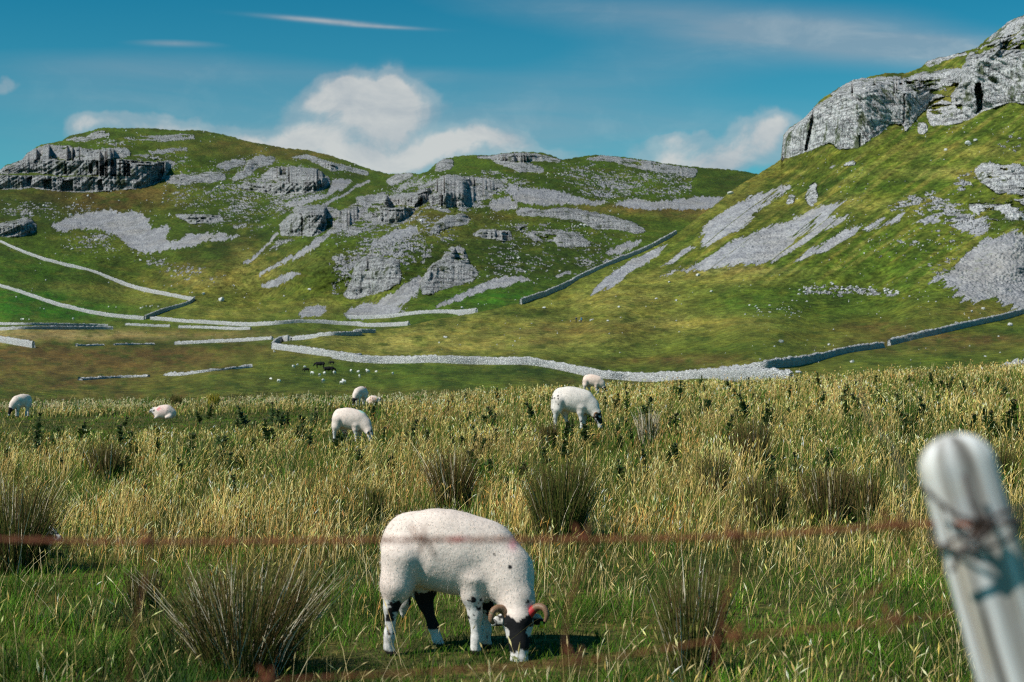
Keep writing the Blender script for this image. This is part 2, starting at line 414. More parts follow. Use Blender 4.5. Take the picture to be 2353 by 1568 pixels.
RIGHT_ROCK = [
 ('cliff',.97,P('c',(800,1012),(806,940),(815,868),(850,818),(930,768),(1000,690),(1060,645),(1150,600),(1300,590),(1500,590),(1750,600),(1745,645),(1735,690),(1680,740),(1640,792),(1590,852),(1580,792),(1500,792),(1430,852),(1380,882),(1300,942),(1170,952),(1120,912),(1050,932),(960,967),(870,1002))),
 ('crag',.62,P('c',(1560,500),(1700,470),(1900,440),(1960,420),(1940,540),(1880,600),(1745,645),(1600,600))),
 ('crag',.7,P('c',(1100,600),(1200,560),(1500,540),(1760,560),(1750,605),(1500,590),(1300,592),(1150,605))),
 ('crag',.7,P('c',(1740,690),(1830,640),(1960,700),(1960,772),(1850,800),(1740,800))),
 ('crag',.6,P('c',(1960,420),(2000,340),(2150,270),(2352,200),(2600,150),(2600,260),(2352,310),(2200,322),(2100,342))),
 ('crag',.8,P('c',(1110,602),(1190,548),(1260,508),(1400,496),(1560,480),(1580,532),(1400,557),(1250,562))),
 ('cliff',.9,P('c',(1670,782),(1720,785),(1740,832),(1700,857),(1670,852))),
 ('cliff',.96,P('c',(1880,602),(1940,540),(1920,500),(1960,420),(2000,370),(2100,340),(2200,320),(2352,310),(2700,250),(2700,560),(2352,662),(2260,652),(2200,672),(2080,712),(2000,762),(1960,772),(1950,702),(1960,662),(1890,672))),
 ('crag',.75,P('c',(1715,415),(1740,383),(1860,358),(1960,333),(1990,342),(1850,384),(1740,430))),
 ('crag',.8,P('c',(2050,305),(2110,248),(2180,198),(2250,138),(2352,92),(2600,0),(2600,120),(2352,185),(2250,222),(2150,252))),
 ('rubble',.35,P('c',(2000,340),(2150,255),(2352,190),(2352,300),(2100,340))),
 ('rubble',.35,P('c',(1680,480),(1760,440),(1920,440),(1900,600),(1750,590))),
 ('rubble',.6,P('c',(1800,650),(1880,700),(1940,720),(1960,772),(1850,802),(1790,792))),
 ('crag',.85,P('c',(950,1252),(990,1180),(1020,1160),(1030,1262),(990,1322))),
 ('crag',.8,P('c',(830,1292),(860,1240),(890,1250),(870,1302))),
 ('crag',.8,P('c',(1200,1052),(1240,1020),(1270,1025),(1265,1055))),
 ('rubble',.5,P('c',(1090,1075),(1130,1050),(1160,1050),(1120,1078))),
 ('crag',.62,P('c',(2040,1072),(2100,1040),(2352,1050),(2600,1050),(2600,1240),(2352,1242),(2200,1232),(2100,1182),(2060,1142))),
 ('rubble',.5,P('c',(1870,1172),(1960,1080),(2040,1050),(2060,1142),(1960,1242))),
 ('crag',.5,P('c',(1990,1280),(2352,1250),(2600,1250),(2600,1400),(2352,1402),(2150,1402),(2000,1342))),
 ('rubble',.35,P('c',(2180,880),(2260,840),(2352,870),(2500,1000),(2352,1040),(2180,1020))),
 ('scree',.72,P('e',(220,322),(370,215),(520,110),(640,60),(830,10),(900,-20),(880,30),(760,110),(650,162),(580,262),(500,322),(380,372),(280,422),(270,352),(330,292))),
 ('scree',.97,P('e',(0,592),(60,560),(200,530),(350,460),(440,390),(560,330),(700,270),(830,240),(950,180),(1050,140),(1210,100),(1130,172),(1050,242),(1150,210),(1320,150),(1200,232),(1050,302),(960,372),(850,442),(760,492),(600,502),(330,532),(120,572),(0,602))),
 ('scree',.9,P('e',(860,502),(950,430),(1080,370),(1200,300),(1310,250),(1290,312),(1200,362),(1080,432),(950,472))),
 ('scree',.97,P('b',(1665,1077),(1800,960),(1950,860),(2150,775),(2180,770),(2100,852),(1960,932),(1830,1032),(1720,1077))),
 ('scree',.6,P('e',(40,512),(200,400),(260,390),(180,452),(100,512))),
 ('scree',.8,P('e',(1320,282),(1420,220),(1580,170),(1570,232),(1450,272),(1350,302))),
 ('rubble',.52,P('e',(1400,200),(1600,60),(1750,40),(1900,90),(2100,220),(2140,272),(2100,332),(2000,352),(1900,292),(1780,232),(1600,172))),
 ('scree',.8,P('e',(1640,242),(1750,200),(1830,230),(1700,262))),
 ('scree',.7,P('e',(1880,230),(2000,190),(2130,250),(2110,320),(2010,345))),
 ('rubble',.2,P('e',(1250,350),(1500,280),(1800,260),(2050,350),(1900,420),(1400,420))),
 ('scree',.985,P('e',(1980,442),(2050,380),(2120,345),(2250,310),(2352,305),(2700,300),(2700,830),(2352,802),(2270,792),(2230,742),(2150,732),(1980,742),(1910,712),(1870,652),(1820,622),(1720,612),(1750,592),(1870,572),(1930,512))),
 ('rubble',.35,P('e',(1690,540),(1800,480),(1950,450),(1900,560),(1740,590))),
 ('rubble',.4,P('e',(880,690),(1000,640),(1300,640),(1560,690),(1640,725),(1300,710),(1000,720))),
 ('rubble',.15,P('e',(540,800),(900,730),(1050,790),(850,850),(600,830))),
 ('rubble',.14,P('e',(1250,420),(1700,380),(1650,520),(1450,480))),
]
HOLES = [ # caves and clefts cut into the faces: outline, depth in metres
 (P('c',(2035,575),(2046,535),(2060,526),(2078,532),(2086,600),(2086,700),(2050,718),(2045,640)), 16.0),
 (P('c',(1000,700),(1008,760),(982,900),(968,962),(950,962),(985,790)), 7.0),
 (P('c',(1585,600),(1592,600),(1600,700),(1590,790),(1580,790)), 2.5),
 (P('c',(1302,850),(1310,850),(1308,940),(1298,940)), 2.5),
]
FAR_HOLES = [(P('a',(215,372),(240,365),(245,395),(222,395)), 10.0),(P('a',(565,400),(585,385),(592,455),(570,460)), 8.0),(P('a',(615,375),(640,375),(640,465),(615,465)), 9.0),
 (P('a',(690,365),(722,370),(720,405),(692,400)), 10.0),(P('a',(955,440),(1000,395),(1055,385),(1050,440),(1020,500),(960,520)), 14.0),
 (P('a',(275,500),(330,490),(335,560),(285,555)), 8.0),(P('a',(395,500),(470,492),(465,570),(385,565)), 9.0),(P('a',(620,500),(650,490),(665,560),(630,565)), 8.0),
 (P('a',(170,480),(205,475),(195,545),(165,530)), 6.0),(P('a',(805,390),(825,395),(820,460),(805,455)), 8.0),(P('a',(415,395),(432,395),(430,460),(415,460)), 6.0),
 (P('a',(1920,700),(1932,745),(1929,855),(1921,855),(1926,760)), 8.0),(P('a',(2050,765),(2075,770),(2050,815),(2040,840)), 5.0),
 (P('b',(1070,690),(1090,690),(1090,730),(1075,730)), 5.0),(P('b',(1110,700),(1150,700),(1150,750),(1118,750)), 6.0),
 (P('b',(560,520),(600,480),(605,520),(545,570)), 8.0),(P('b',(655,960),(668,915),(690,905),(694,940),(672,1000),(655,1010)), 4.0)]

# ------------------------------------------------------------------ turf colours over the hills: (x, y, rx, ry, colour, weight)
G = dict(mid=(.068,.116,.011), dark=(.031,.060,.007), lush=(.032,.135,.006), olive=(.122,.138,.020), yel=(.285,.255,.060), brown=(.110,.074,.021), straw=(.36,.285,.115), ochre=(.18,.132,.034))
FAR_TINT = [(170,225+235,260,50,'mid',.3),(150,460,200,40,'brown',.75),(260,455,120,30,'brown',.8),(370,440,60,25,'ochre',.5),(60,470,120,30,'dark',.7),(60,500,100,30,'dark',.6),
 (560,560,110,55,'dark',.95),(480,600,120,40,'dark',.5),(430,630,120,30,'ochre',.5),(480,650,90,28,'yel',.6),(250,570,130,40,'olive',.5),(150,600,150,40,'mid',.6),(60,620,160,40,'lush',.35),
 (130,665,220,16,'yel',.5),(220,690,220,14,'yel',.45),(60,690,140,24,'lush',.95),(130,715,200,22,'lush',.95),(-100,690,200,40,'lush',.9),(600,700,160,30,'olive',.6),(480,720,180,25,'yel',.35),
 (480,380,120,40,'mid',.6),(560,340,150,20,'ochre',.45),(700,350,120,20,'ochre',.5),(640,430,100,30,'mid',.6),(520,500,80,40,'dark',.4),
 (620,640,60,40,'yel',.45),(700,600,120,30,'yel',.35),(560,610,30,60,'yel',.4),
 (800,560,100,50,'mid',.6),(760,620,100,30,'dark',.5),(1150,600,180,60,'dark',.7),(1130,560,120,40,'dark',.6),(1300,600,100,40,'dark',.5),(960,510,80,35,'olive',.4),(980,500,50,25,'ochre',.4),
 (1330,420,80,40,'dark',.6),(1420,390,90,20,'mid',.5),(1290,690,230,20,'lush',.55),(1200,680,150,25,'lush',.5),(1650,492,140,14,'ochre',.9),(1500,480,200,10,'ochre',.7),(1600,530,120,25,'mid',.6),
 (1120,500,140,12,'ochre',.3),(1050,535,120,20,'yel',.25),(850,690,60,40,'yel',.35),(740,700,40,25,'yel',.4),(1680,420,40,30,'dark',.5),
 (200,770,420,16,'straw',.75),(40,775,200,12,'straw',.6),(400,760,250,10,'ochre',.5),(700,760,100,10,'dark',.5),(480,752,200,8,'mid',.7),(100,740,300,8,'mid',.7),
 (150,820,340,34,'brown',1.0),(420,812,300,28,'brown',1.0),(60,850,200,26,'ochre',.45),(300,850,260,22,'brown',.6),(200,880,320,22,'brown',.75),(520,880,220,22,'olive',.6),(620,830,120,30,'olive',.5),(380,790,200,10,'dark',.8),
 (800,850,150,22,'mid',.9),(750,880,160,22,'dark',.6),(500,915,300,14,'brown',.6),(100,915,300,14,'brown',.6)]
RIGHT_TINT = [(950,790,300,30,'yel',.75),(1250,760,300,35,'yel',.7),(1500,730,260,45,'olive',.7),(1450,690,180,30,'yel',.55),(1650,640,220,16,'yel',.6),(1700,622,120,8,'straw',.5),(1800,700,220,40,'mid',.85),(2000,640,260,50,'lush',.55),
 (1950,690,200,40,'dark',.35),(1340,760,160,8,'brown',.6),(1420,745,150,8,'brown',.5),(1250,785,120,6,'brown',.35),(1850,740,200,25,'lush',.35),(1700,770,220,25,'olive',.6),(1600,740,200,18,'yel',.5),
 (2030,760,110,22,'brown',.8),(1950,770,150,15,'olive',.6),(2250,715,120,16,'ochre',.6),(1750,800,180,16,'mid',.6),(1560,830,260,12,'brown',.6),(1700,845,160,8,'brown',.5),
 (2100,800,250,16,'brown',.55),(2200,780,200,12,'brown',.8),(1950,850,250,20,'olive',.6),(2150,830,200,14,'mid',.5),(2350,760,140,12,'dark',.6),
 (900,850,260,16,'mid',.8),(1200,855,240,16,'dark',.7),(1050,880,300,14,'mid',.6),(1400,880,200,12,'brown',.5),(1000,905,300,10,'brown',.6),
 (1700,430,120,70,'ochre',.5),(1640,520,110,60,'olive',.5),(1850,400,120,30,'brown',.4),(1800,440,140,40,'olive',.6),(1900,430,40,40,'dark',.5),(2050,400,180,60,'mid',.9),(2000,360,200,30,'olive',.5),(2200,300,160,50,'lush',.35),
 (2150,360,200,30,'mid',.7),(2100,430,140,40,'lush',.35),(2200,400,180,14,'yel',.5),(1960,470,160,20,'yel',.5),(2250,350,160,16,'yel',.45),(1880,440,60,25,'dark',.6),(2080,240,60,50,'dark',.6),(2150,200,60,40,'dark',.5),(2300,500,120,30,'dark',.5),(1980,210,120,14,'dark',.6),
 (2300,130,100,20,'dark',.3),(1900,560,200,30,'mid',.5),(2050,570,200,40,'lush',.4),(1230,720,60,9,'dark',.7),(1290,735,30,6,'dark',.5)]

TURF = {}
class Layer:
    def __init__(s, name, x0, x1, step, rows, sky, bottom, depth, rocks, holes, tints, base, seed, back):
        xs = np.arange(x0, x1+0.1, step)
        sk = np.interp(xs, [p[0] for p in sky], [p[1] for p in sky])
        sk = sk + (3.2*fbm(xs/9, xs*0+seed, oct=3, seed=seed+3)+2.4*fbm(xs/3, xs*0+seed, oct=2, seed=seed+4))*smooth(700 if name != 'far_hills' else -900, 1560 if name != 'far_hills' else -800, xs)
        s.xs, s.step = xs, step
        ysky = sk.copy()
        s.rows = rows
        t = np.linspace(0, 1, rows)[:, None]
        bot = np.full_like(xs, bottom) if np.isscalar(bottom) else bottom
        s.sk, s.bot = sk, bot
        PX = np.repeat(xs[None], rows, 0)
        if name != 'far_hills':
            kk = np.ones(45)/45
            sm = np.convolve(np.pad(sk, 22, mode='edge'), kk, 'valid')
            wsm = smooth(1650, 1740, xs)
            sm = sm*wsm+sk*(1-wsm)
        else:
            sm = sk
        PY = sm[None]+(bot-sm)[None]*t+(sk-sm)[None]*np.exp(-7*t)*(1-t)
        D0 = depth(PX, PY)
        SX = D0*(PX-CX)/FPX
        Z0 = EYE+D0*(HZ-PY)/FPX
        # ragged outlines
        wx = PX+14*fbm(PX/22, PY/22, oct=3, seed=seed)+5*fbm(PX/6, PY/6, oct=2, seed=seed+5)
        wy = PY+9*fbm(PX/22, PY/22, oct=3, seed=seed+9)+4*fbm(PX/6, PY/6, oct=2, seed=seed+14)
        cliff = np.zeros(PX.shape, bool); crag = np.zeros(PX.shape, bool)
        rock = np.zeros(PX.shape); scree = np.zeros(PX.shape)
        nA = np.clip(0.5+1.25*fbm(SX/8, Z0/3.6, D0/20, oct=4, seed=seed+20, gain=.6), 0, 1)
        nB = np.clip(0.5+1.3*fbm(SX/1.9, Z0/1.3, D0/5, oct=3, seed=seed+30, gain=.65), 0, 1)
        nC = np.clip(0.5+1.2*fbm(SX/16, Z0/10, oct=3, seed=seed+36), 0, 1)
        # scree runs down the fall line: stretch its gaps along the slope
        fall = 1.25 if name == 'far_hills' else .75
        nS = np.clip(0.5+1.3*fbm((PX*fall+PY)/7.5, (PX-PY*fall)/70, oct=4, seed=seed+40, gain=.62), 0, 1)
        fine = np.clip(0.5+1.25*fbm(PX/3.4, PY/2.6, oct=2, seed=seed+44), 0, 1)
        acr = (PX*.6+PY*.8) if name != 'far_hills' else (PX*.9+PY*.35)
        run = (46 if name != 'far_hills' else 9)*fbm(acr/5.5, (PX-PY)/300, oct=3, seed=seed+46, gain=.6)
        ribs = np.abs(fbm(acr/17, (PX*.8-PY*.6)/260 if name != 'far_hills' else (PY-PX*.3)/160, oct=3, seed=seed+48))
        for kind, cov, poly in rocks:
            pp = np.array(poly)
            ext = min(pp.max(0)-pp.min(0))
            rad = {'cliff': 4.0, 'crag': 7.0, 'rubble': 26.0, 'scree': 9.0}[kind]
            q_ = np.roll(pp, -1, 0)
            area = abs((pp[:, 0]*q_[:, 1]-q_[:, 0]*pp[:, 1]).sum())/2; peri = np.sqrt(((pp-q_)**2).sum(1)).sum()
            rad = max(1.6, min(rad, .55*area/peri))
            lo, hi = pp.min(0)-26, pp.max(0)+26
            box = (PX > lo[0]) & (PX < hi[0]) & (PY > lo[1]) & (PY < hi[1])
            if not box.any(): continue
            gx, gy = np.meshgrid(np.arange(lo[0], hi[0], 1.5), np.arange(lo[1], hi[1], 1.5))
            im = in_poly(gx, gy, poly).astype(float)
            k = max(1, int(rad/1.5)); kw = 2*k+1
            for _ in range(2):
                for ax in (0, 1):
                    pad = [(k+1, k) if a == ax else (0, 0) for a in (0, 1)]
                    cs = np.cumsum(np.pad(im, pad, mode='edge'), axis=ax)
                    im = ((cs[kw:]-cs[:-kw]) if ax == 0 else (cs[:, kw:]-cs[:, :-kw]))/kw
            amp = .35 if kind == 'cliff' else .8
            fx_, fy_ = (0.0, 0.0)
            if kind == 'scree':
                fx_, fy_ = (-.35*run[box], .9*run[box]) if name == 'far_hills' else (.80*run[box], -.60*run[box])
            ii = np.clip(((PY[box]+(wy[box]-PY[box])*amp+fy_-lo[1])/1.5).astype(int), 0, im.shape[0]-1)
            jj = np.clip(((PX[box]+(wx[box]-PX[box])*amp+fx_-lo[0])/1.5).astype(int), 0, im.shape[1]-1)
            so = np.zeros(PX.shape); so[box] = im[ii, jj]
            if kind == 'cliff':
                m = so > .5
                cliff |= m; rock = np.where(m & (nA < 0.12+0.95*cov), 1.0, rock)
            elif kind == 'crag':
                m = so > .22+.42*(1-nA)*(.6+.4*fine)
                crag |= m & (nA < 0.1+0.9*cov); rock = np.where(m & (nA < 0.1+0.85*cov), 1.0, rock)
            elif kind == 'rubble':
                m = nB < so*(cov*.50+.20)*(.50+1.0*(1-nC))
                rock = np.where(m, np.where(fine > .58, 1.0, rock), rock); scree = np.where(m, 1.0, scree)
            else:
                m = so*(.34+1.0*cov) > .12+.66*nS+.36*fine+(.9 if name != 'far_hills' and pp[:, 0].max() < 2090 else 0)*(ribs < .022)
                scree = np.where(m, 1.0, scree)
        scree = np.where(rock > .5, 0, scree)
        # faces stand up: inside an outcrop the ground hardly recedes, then steps back at its top edge
        D = D0.copy()
        lean = np.where(cliff, .13, np.where(crag, .68, 1.0))
        solid = cliff | crag
        for i in range(rows-2, -1, -1):
            grow = D0[i]-D0[i+1]
            D[i] = np.where(solid[i] & solid[i+1], D[i+1]+lean[i]*grow, D0[i])
        # faces run out gently at both ends
        out_ = D0-D
        for msk, rad in ((solid, 9),):
            kw = 2*rad+1
            cs = np.cumsum(np.pad(msk.astype(float), [(0, 0), (rad+1, rad)]), axis=1)
            wd = (cs[:, kw:]-cs[:, :-kw])/kw
            wd = (wd+np.roll(wd, 3, 0)+np.roll(wd, -3, 0)+np.roll(wd, 7, 0)+np.roll(wd, -7, 0))/5
            out_ = np.where(msk, out_*smooth(.28, .95, wd), out_)
        # and their fronts are straightened over the ups and downs of their feet
        rb = 16; kw = 2*rb+1; sf = solid.astype(float)
        num = np.cumsum(np.pad(out_*sf, [(0, 0), (rb+1, rb)]), axis=1); den = np.cumsum(np.pad(sf, [(0, 0), (rb+1, rb)]), axis=1)
        av = (num[:, kw:]-num[:, :-kw])/np.maximum(den[:, kw:]-den[:, :-kw], 1)
        if name != 'far_hills': out_ = np.where(solid, .25*out_+.75*av*smooth(.28, .9, wd), out_)
        D = D0-out_
        # keep the face from sitting further forward than the ground in front of it
        Z = EYE+D*(HZ-PY)/FPX
        col = fbm(SX/8, Z/34, oct=4, seed=seed+50, gain=.55)
        crk = np.abs(fbm(SX/3.2, Z/16, oct=3, seed=seed+60))
        fine_col = fbm(SX/1.7, Z/11, oct=3, seed=seed+55)
        CL = 11.0 if name == 'far_hills' else 3.8
        bed = fbm(SX/60, Z/2.6, oct=2, seed=seed+70)
        blk = fbm(SX/5, Z/4, D0/9, oct=4, seed=seed+80, gain=.6)
        D = D + np.where(cliff, CL*col + (5.5 if name == 'far_hills' else 4.4)*fine_col - 14*np.clip(.07-crk, 0, 1)*-1.0 + (4.2 if name == 'far_hills' else 1.3)*bed + 2.0*blk, 0)
        D = D + np.where(crag & ~cliff, 6.5*blk + 3.0*col + 2.5*fine_col + 1.5*bed, 0)
        lone = (rock > .5) & ~solid
        D = D - np.where(lone, .45, 0)
        D = D + np.where(scree > .5, 1.3*fbm(PX/4, PY/3, oct=2, seed=seed+90), 0)
        calm = ~solid
        D = D*(1+np.where(calm, .010*fbm(PX/60, PY/22, oct=3, seed=seed+95)+.0022*fbm(PX/9, PY/4, oct=2, seed=seed+97), 0)*smooth(0, 40, bot[None]-PY))
        for poly, dep in holes:
            m = in_poly(wx*0.3+PX*.7, wy*.3+PY*.7, poly)
            D = D + np.where(m, dep, 0)
            rock = np.where(m, 1.0, rock)
        s.D = D; s.PY = PY
        # turf colour
        C = np.zeros(PX.shape+(3,)) + np.array(G[base])
        nT = fbm(PX/70, PY/28, oct=4, seed=seed+100)
        nU = fbm(PX/18, PY/8, oct=3, seed=seed+110)
        def lay(C, tints, damp):
          for (bx, by, rx, ry, cn, w) in tints:
            if damp and cn == 'lush': w = w*.45
            e = np.exp(-(((PX-bx+40*nT)/rx)**2+((PY-by+14*nT)/ry)**2))*w*1.15
            e = np.clip(e*(1+1.6*nU+.8*nT), 0, 1)
            C = C*(1-e[..., None])+np.array(G[cn])*e[..., None]
          return C
        C0 = C if name == 'far_hills' else C*.45+np.array(G['olive'])*.55
        C = lay(C0, tints, name != 'far_hills')
        if name != 'far_hills':     # the two sheets share their colours where they meet in the valley floor
            k_ = (smooth(640, 900, PX)+smooth(800, 770, PY)*0)[..., None]
            k_ = np.clip(k_, 0, 1)
            C = C*k_+lay(C0, FAR_TINT, False)*(1-k_)
        if name != 'far_hills':
            up = smooth(700, 600, PY)*smooth(1350, 1650, PX)
            st = fbm((PX*.6+PY*.8)/9, (PX*.8-PY*.6)/110, oct=4, seed=seed+150, gain=.6)
            e = (np.clip(smooth(.0, .18, st)*up, 0, 1)*.62)[..., None]
            C = C*(1-e)+np.array((.20, .185, .040))*e
            e = (np.clip(smooth(-.02, -.18, st)*up, 0, 1)*.55)[..., None]
            C = C*(1-e)+np.array(G['dark'])*e
        else:
            st = fbm(PX/60+PY/30, PY/7-PX/60, oct=3, seed=seed+150, gain=.6)
            e = (smooth(.05, .25, st)*.2)[..., None]
            C = C*(1-e)+np.array(G['ochre'])*e
        k = np.clip(.5+2.2*fbm(PX/30, PY/11, oct=4, seed=seed+120), 0, 1)[..., None]
        C = C*(.66+.55*k)
        if name == 'far_hills':     # turf colour darkens above the valley floor
            C = C*(1-.24*smooth(760, 640, PY))[..., None]
        k2 = smooth(.12, .34, fbm(PX/40, PY/14, oct=4, seed=seed+130))[..., None]*.45
        C = C*(1-k2)+np.array(G['olive'])*k2
        k3 = smooth(.08, .28, fbm(PX/26, PY/9, oct=4, seed=seed+140))[..., None]*.6
        C = C*(1-k3)+np.array(G['dark'])*k3
        X = D*(PX-CX)/FPX; Zw = EYE+D*(HZ-PY)/FPX
        V = np.stack([X, D, Zw], -1)
        # far side of the ridge, falling away behind the skyline
        rowsb, cb, rb = [], [], []
        for (dd, dz) in back:
            d = D[0]+dd
            z = EYE+D[0]*(HZ-PY[0])/FPX-dz
            rowsb.append(np.stack([d*(PX[0]-CX)/FPX, d, z], -1))
        B = np.stack(rowsb[::-1], 0)
        nb = len(back)
        V = np.concatenate([B, V], 0)
        C = np.concatenate([np.repeat(C[:1], nb, 0), C], 0)
        rock = np.concatenate([np.repeat(rock[:1], nb, 0), rock], 0)
        scree = np.concatenate([np.repeat(scree[:1], nb, 0)*0, scree], 0)
        R, N = V.shape[:2]
        idx = np.arange(R*N).reshape(R, N)
        q = np.stack([idx[:-1, :-1], idx[1:, :-1], idx[1:, 1:], idx[:-1, 1:]], -1).reshape(-1, 4)
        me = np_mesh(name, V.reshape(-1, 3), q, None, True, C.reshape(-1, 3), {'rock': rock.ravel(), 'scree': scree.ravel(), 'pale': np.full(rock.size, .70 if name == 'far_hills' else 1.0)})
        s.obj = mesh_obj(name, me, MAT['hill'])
        tag(s.obj, kind='structure')
        s.rock = rock[nb:]
    def depth_at(s, px, py):
        j = np.clip((px-s.xs[0])/s.step, 0, len(s.xs)-1.001); j0 = int(j)
        i = float(np.interp(py, s.PY[:, j0], np.arange(s.rows))); i = min(i, s.rows-1.001); i0 = int(i)
        fj, fi = j-j0, i-i0
        D = s.D
        return float((D[i0, j0]*(1-fj)+D[i0, j0+1]*fj)*(1-fi)+(D[i0+1, j0]*(1-fj)+D[i0+1, j0+1]*fj)*fi)
    def ground(s, x, y):
        """height of the ground at a place on the map"""
        px = CX+FPX*x/y
        j = int(np.clip(round((px-s.xs[0])/s.step), 0, len(s.xs)-1))
        c = s.D[::-1, j]
        i = int(np.argmax(c > y)) if (c > y).any() else len(c)-1
        i = max(1, i)
        f = np.clip((y-c[i-1])/max(1e-6, c[i]-c[i-1]), 0, 1)
        row = s.rows-1-(i-1+f)
        t = row/(s.rows-1)
        i0 = int(np.clip(np.floor(row), 0, s.rows-2)); fr = row-i0
        py = s.PY[i0, j]*(1-fr)+s.PY[i0+1, j]*fr
        return EYE+y*(HZ-py)/FPX
    def point(s, px, py):
        return at(px, py, s.depth_at(px, py))
MAT = {}
def hill_material():
    m, nt, out = new_mat('hillside turf and limestone')
    b = NB(nt)
    co = b.n('TexCoord').outputs['Object']
    tint = b.attr('tint').outputs['Color']
    rock = b.attr('rock').outputs['Fac']
    scree = b.attr('scree').outputs['Fac']
    # turf: tussocks and flecks, metres across
    n1 = b.noise(co, .55, 5, .65)
    n2 = b.noise(co, .09, 4, .6)
    n3 = b.noise(b.mapping(co, (1, 1, 2.5)), 1.6, 3, .7)
    v1 = b.ramp(n1, [(.30, .32), (.50, 1.0), (.70, 1.8)])
    g = b.mix(1.0, tint, v1, 'MULTIPLY')
    g = b.mix(b.ramp(n2, [(.45, 0), (.68, .55)]), g, b.mix(1.0, g, (1.5, 1.18, .9), 'MULTIPLY'))
    g = b.mix(b.ramp(n3, [(.50, 0), (.66, .6)]), g, b.mix(1.0, g, (.34, .42, .36), 'MULTIPLY'))
    g = b.mix(b.ramp(n3, [(.28, .5), (.40, 0)]), g, b.mix(1.0, g, (1.7, 1.45, 1.5), 'MULTIPLY'))
    # limestone: pale, streaked downwards, bedded across, mossy in places
    rv = b.noise(b.mapping(co, (1.1, 1.1, .09)), 1.0, 4, .62)
    rb = b.noise(b.mapping(co, (.05, .05, .9)), 1.0, 3, .6)
    rs = b.noise(b.mapping(co, (1, 1, .6)), 1.5, 4, .7)
    rc = b.ramp(rv, [(.27, (.20, .205, .215)), (.37, (.47, .475, .49)), (.51, (.66, .66, .665)), (.72, (.76, .755, .745))])
    rc = b.mix(b.ramp(rb, [(.36, .4), (.48, 0)]), rc, (.20, .205, .215))
    ck = b.math('ABSOLUTE', b.math('SUBTRACT', b.noise(b.mapping(co, (.75, .75, .08)), 1.0, 4, .6, .3), .5))
    rc = b.mix(b.ramp(ck, [(.011, .94), (.032, 0)]), rc, (.035, .037, .042))
    ck2 = b.math('ABSOLUTE', b.math('SUBTRACT', b.noise(b.mapping(co, (.03, .03, .42)), 1.0, 3, .6, .2), .5))
    rc = b.mix(b.ramp(ck2, [(.008, .7), (.024, 0)]), rc, (.05, .052, .058))
    rc = b.mix(b.ramp(rs, [(.60, 0), (.74, .4)]), rc, (.18, .185, .17))
    moss = b.noise(b.mapping(co, (1, 1, .45)), .16, 5, .68)
    rc = b.mix(b.ramp(moss, [(.55, 0), (.62, .85)]), rc, (.055, .080, .016))
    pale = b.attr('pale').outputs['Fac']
    rc = b.mix(1.0, rc, pale, 'MULTIPLY')      # far crags catch less sun: that shade is put into their rock colour
    # scree: loose grey stone
    vo = b.n('TexVoronoi', feature='F1'); vo.inputs['Scale'].default_value = 1.1
    b.l(co, vo.inputs['Vector'])
    sc = b.ramp(b.noise(co, .9, 4, .7), [(.32, (.19, .19, .20)), (.5, (.31, .31, .325)), (.7, (.44, .44, .44))])
    sc = b.mix(b.ramp(vo.outputs['Distance'], [(.0, 0), (.55, .1), (.9, .55)]), sc, (.20, .20, .22))
    sc = b.mix(b.ramp(b.noise(co, .05, 3, .5), [(.45, 0), (.7, .35)]), sc, (.30, .27, .22))
    sc = b.mix(b.ramp(b.noise(b.mapping(co, (1, 1, .35)), .16, 5, .7), [(.44, .6), (.56, 0)]), sc, b.mix(1.0, sc, (.55, .56, .60), 'MULTIPLY'))
    sc = b.mix(b.ramp(b.noise(co, .45, 3, .7), [(.60, 0), (.72, .7)]), sc, (.10, .125, .04))
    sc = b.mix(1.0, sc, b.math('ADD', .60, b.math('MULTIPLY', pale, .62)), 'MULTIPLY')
    c = b.mix(b.ramp(scree, [(.35, 0), (.65, 1)]), g, sc)
    c = b.mix(b.ramp(rock, [(.35, 0), (.65, 1)]), c, rc)
    h = b.math('ADD', b.math('MULTIPLY', n1, .7), b.math('MULTIPLY', n3, .35))
    hr = b.math('ADD', b.math('MULTIPLY', rv, 1.6), b.math('MULTIPLY', rs, .9))
    hs = b.math('ADD', b.math('MULTIPLY', vo.outputs['Distance'], -.5), n1)
    hm = b.n('Mix', data_type='FLOAT'); b.l(rock, hm.inputs[0]); b.l(h, hm.inputs[2]); b.l(hr, hm.inputs[3])
    hm2 = b.n('Mix', data_type='FLOAT'); b.l(scree, hm2.inputs[0]); b.l(hm.outputs[0], hm2.inputs[2]); b.l(hs, hm2.inputs[3])
    bp = b.n('Bump'); bp.inputs['Strength'].default_value = .9; bp.inputs['Distance'].default_value = 1.3
    b.l(hm2.outputs[0], bp.inputs['Height'])
    pr = b.n('BsdfPrincipled'); pr.inputs['Roughness'].default_value = .95
    pr.inputs['Specular IOR Level'].default_value = .15
    b.l(c, pr.inputs['Base Color']); b.l(bp.outputs['Normal'], pr.inputs['Normal'])
    b.l(pr.outputs[0], out.inputs['Surface'])
    return m

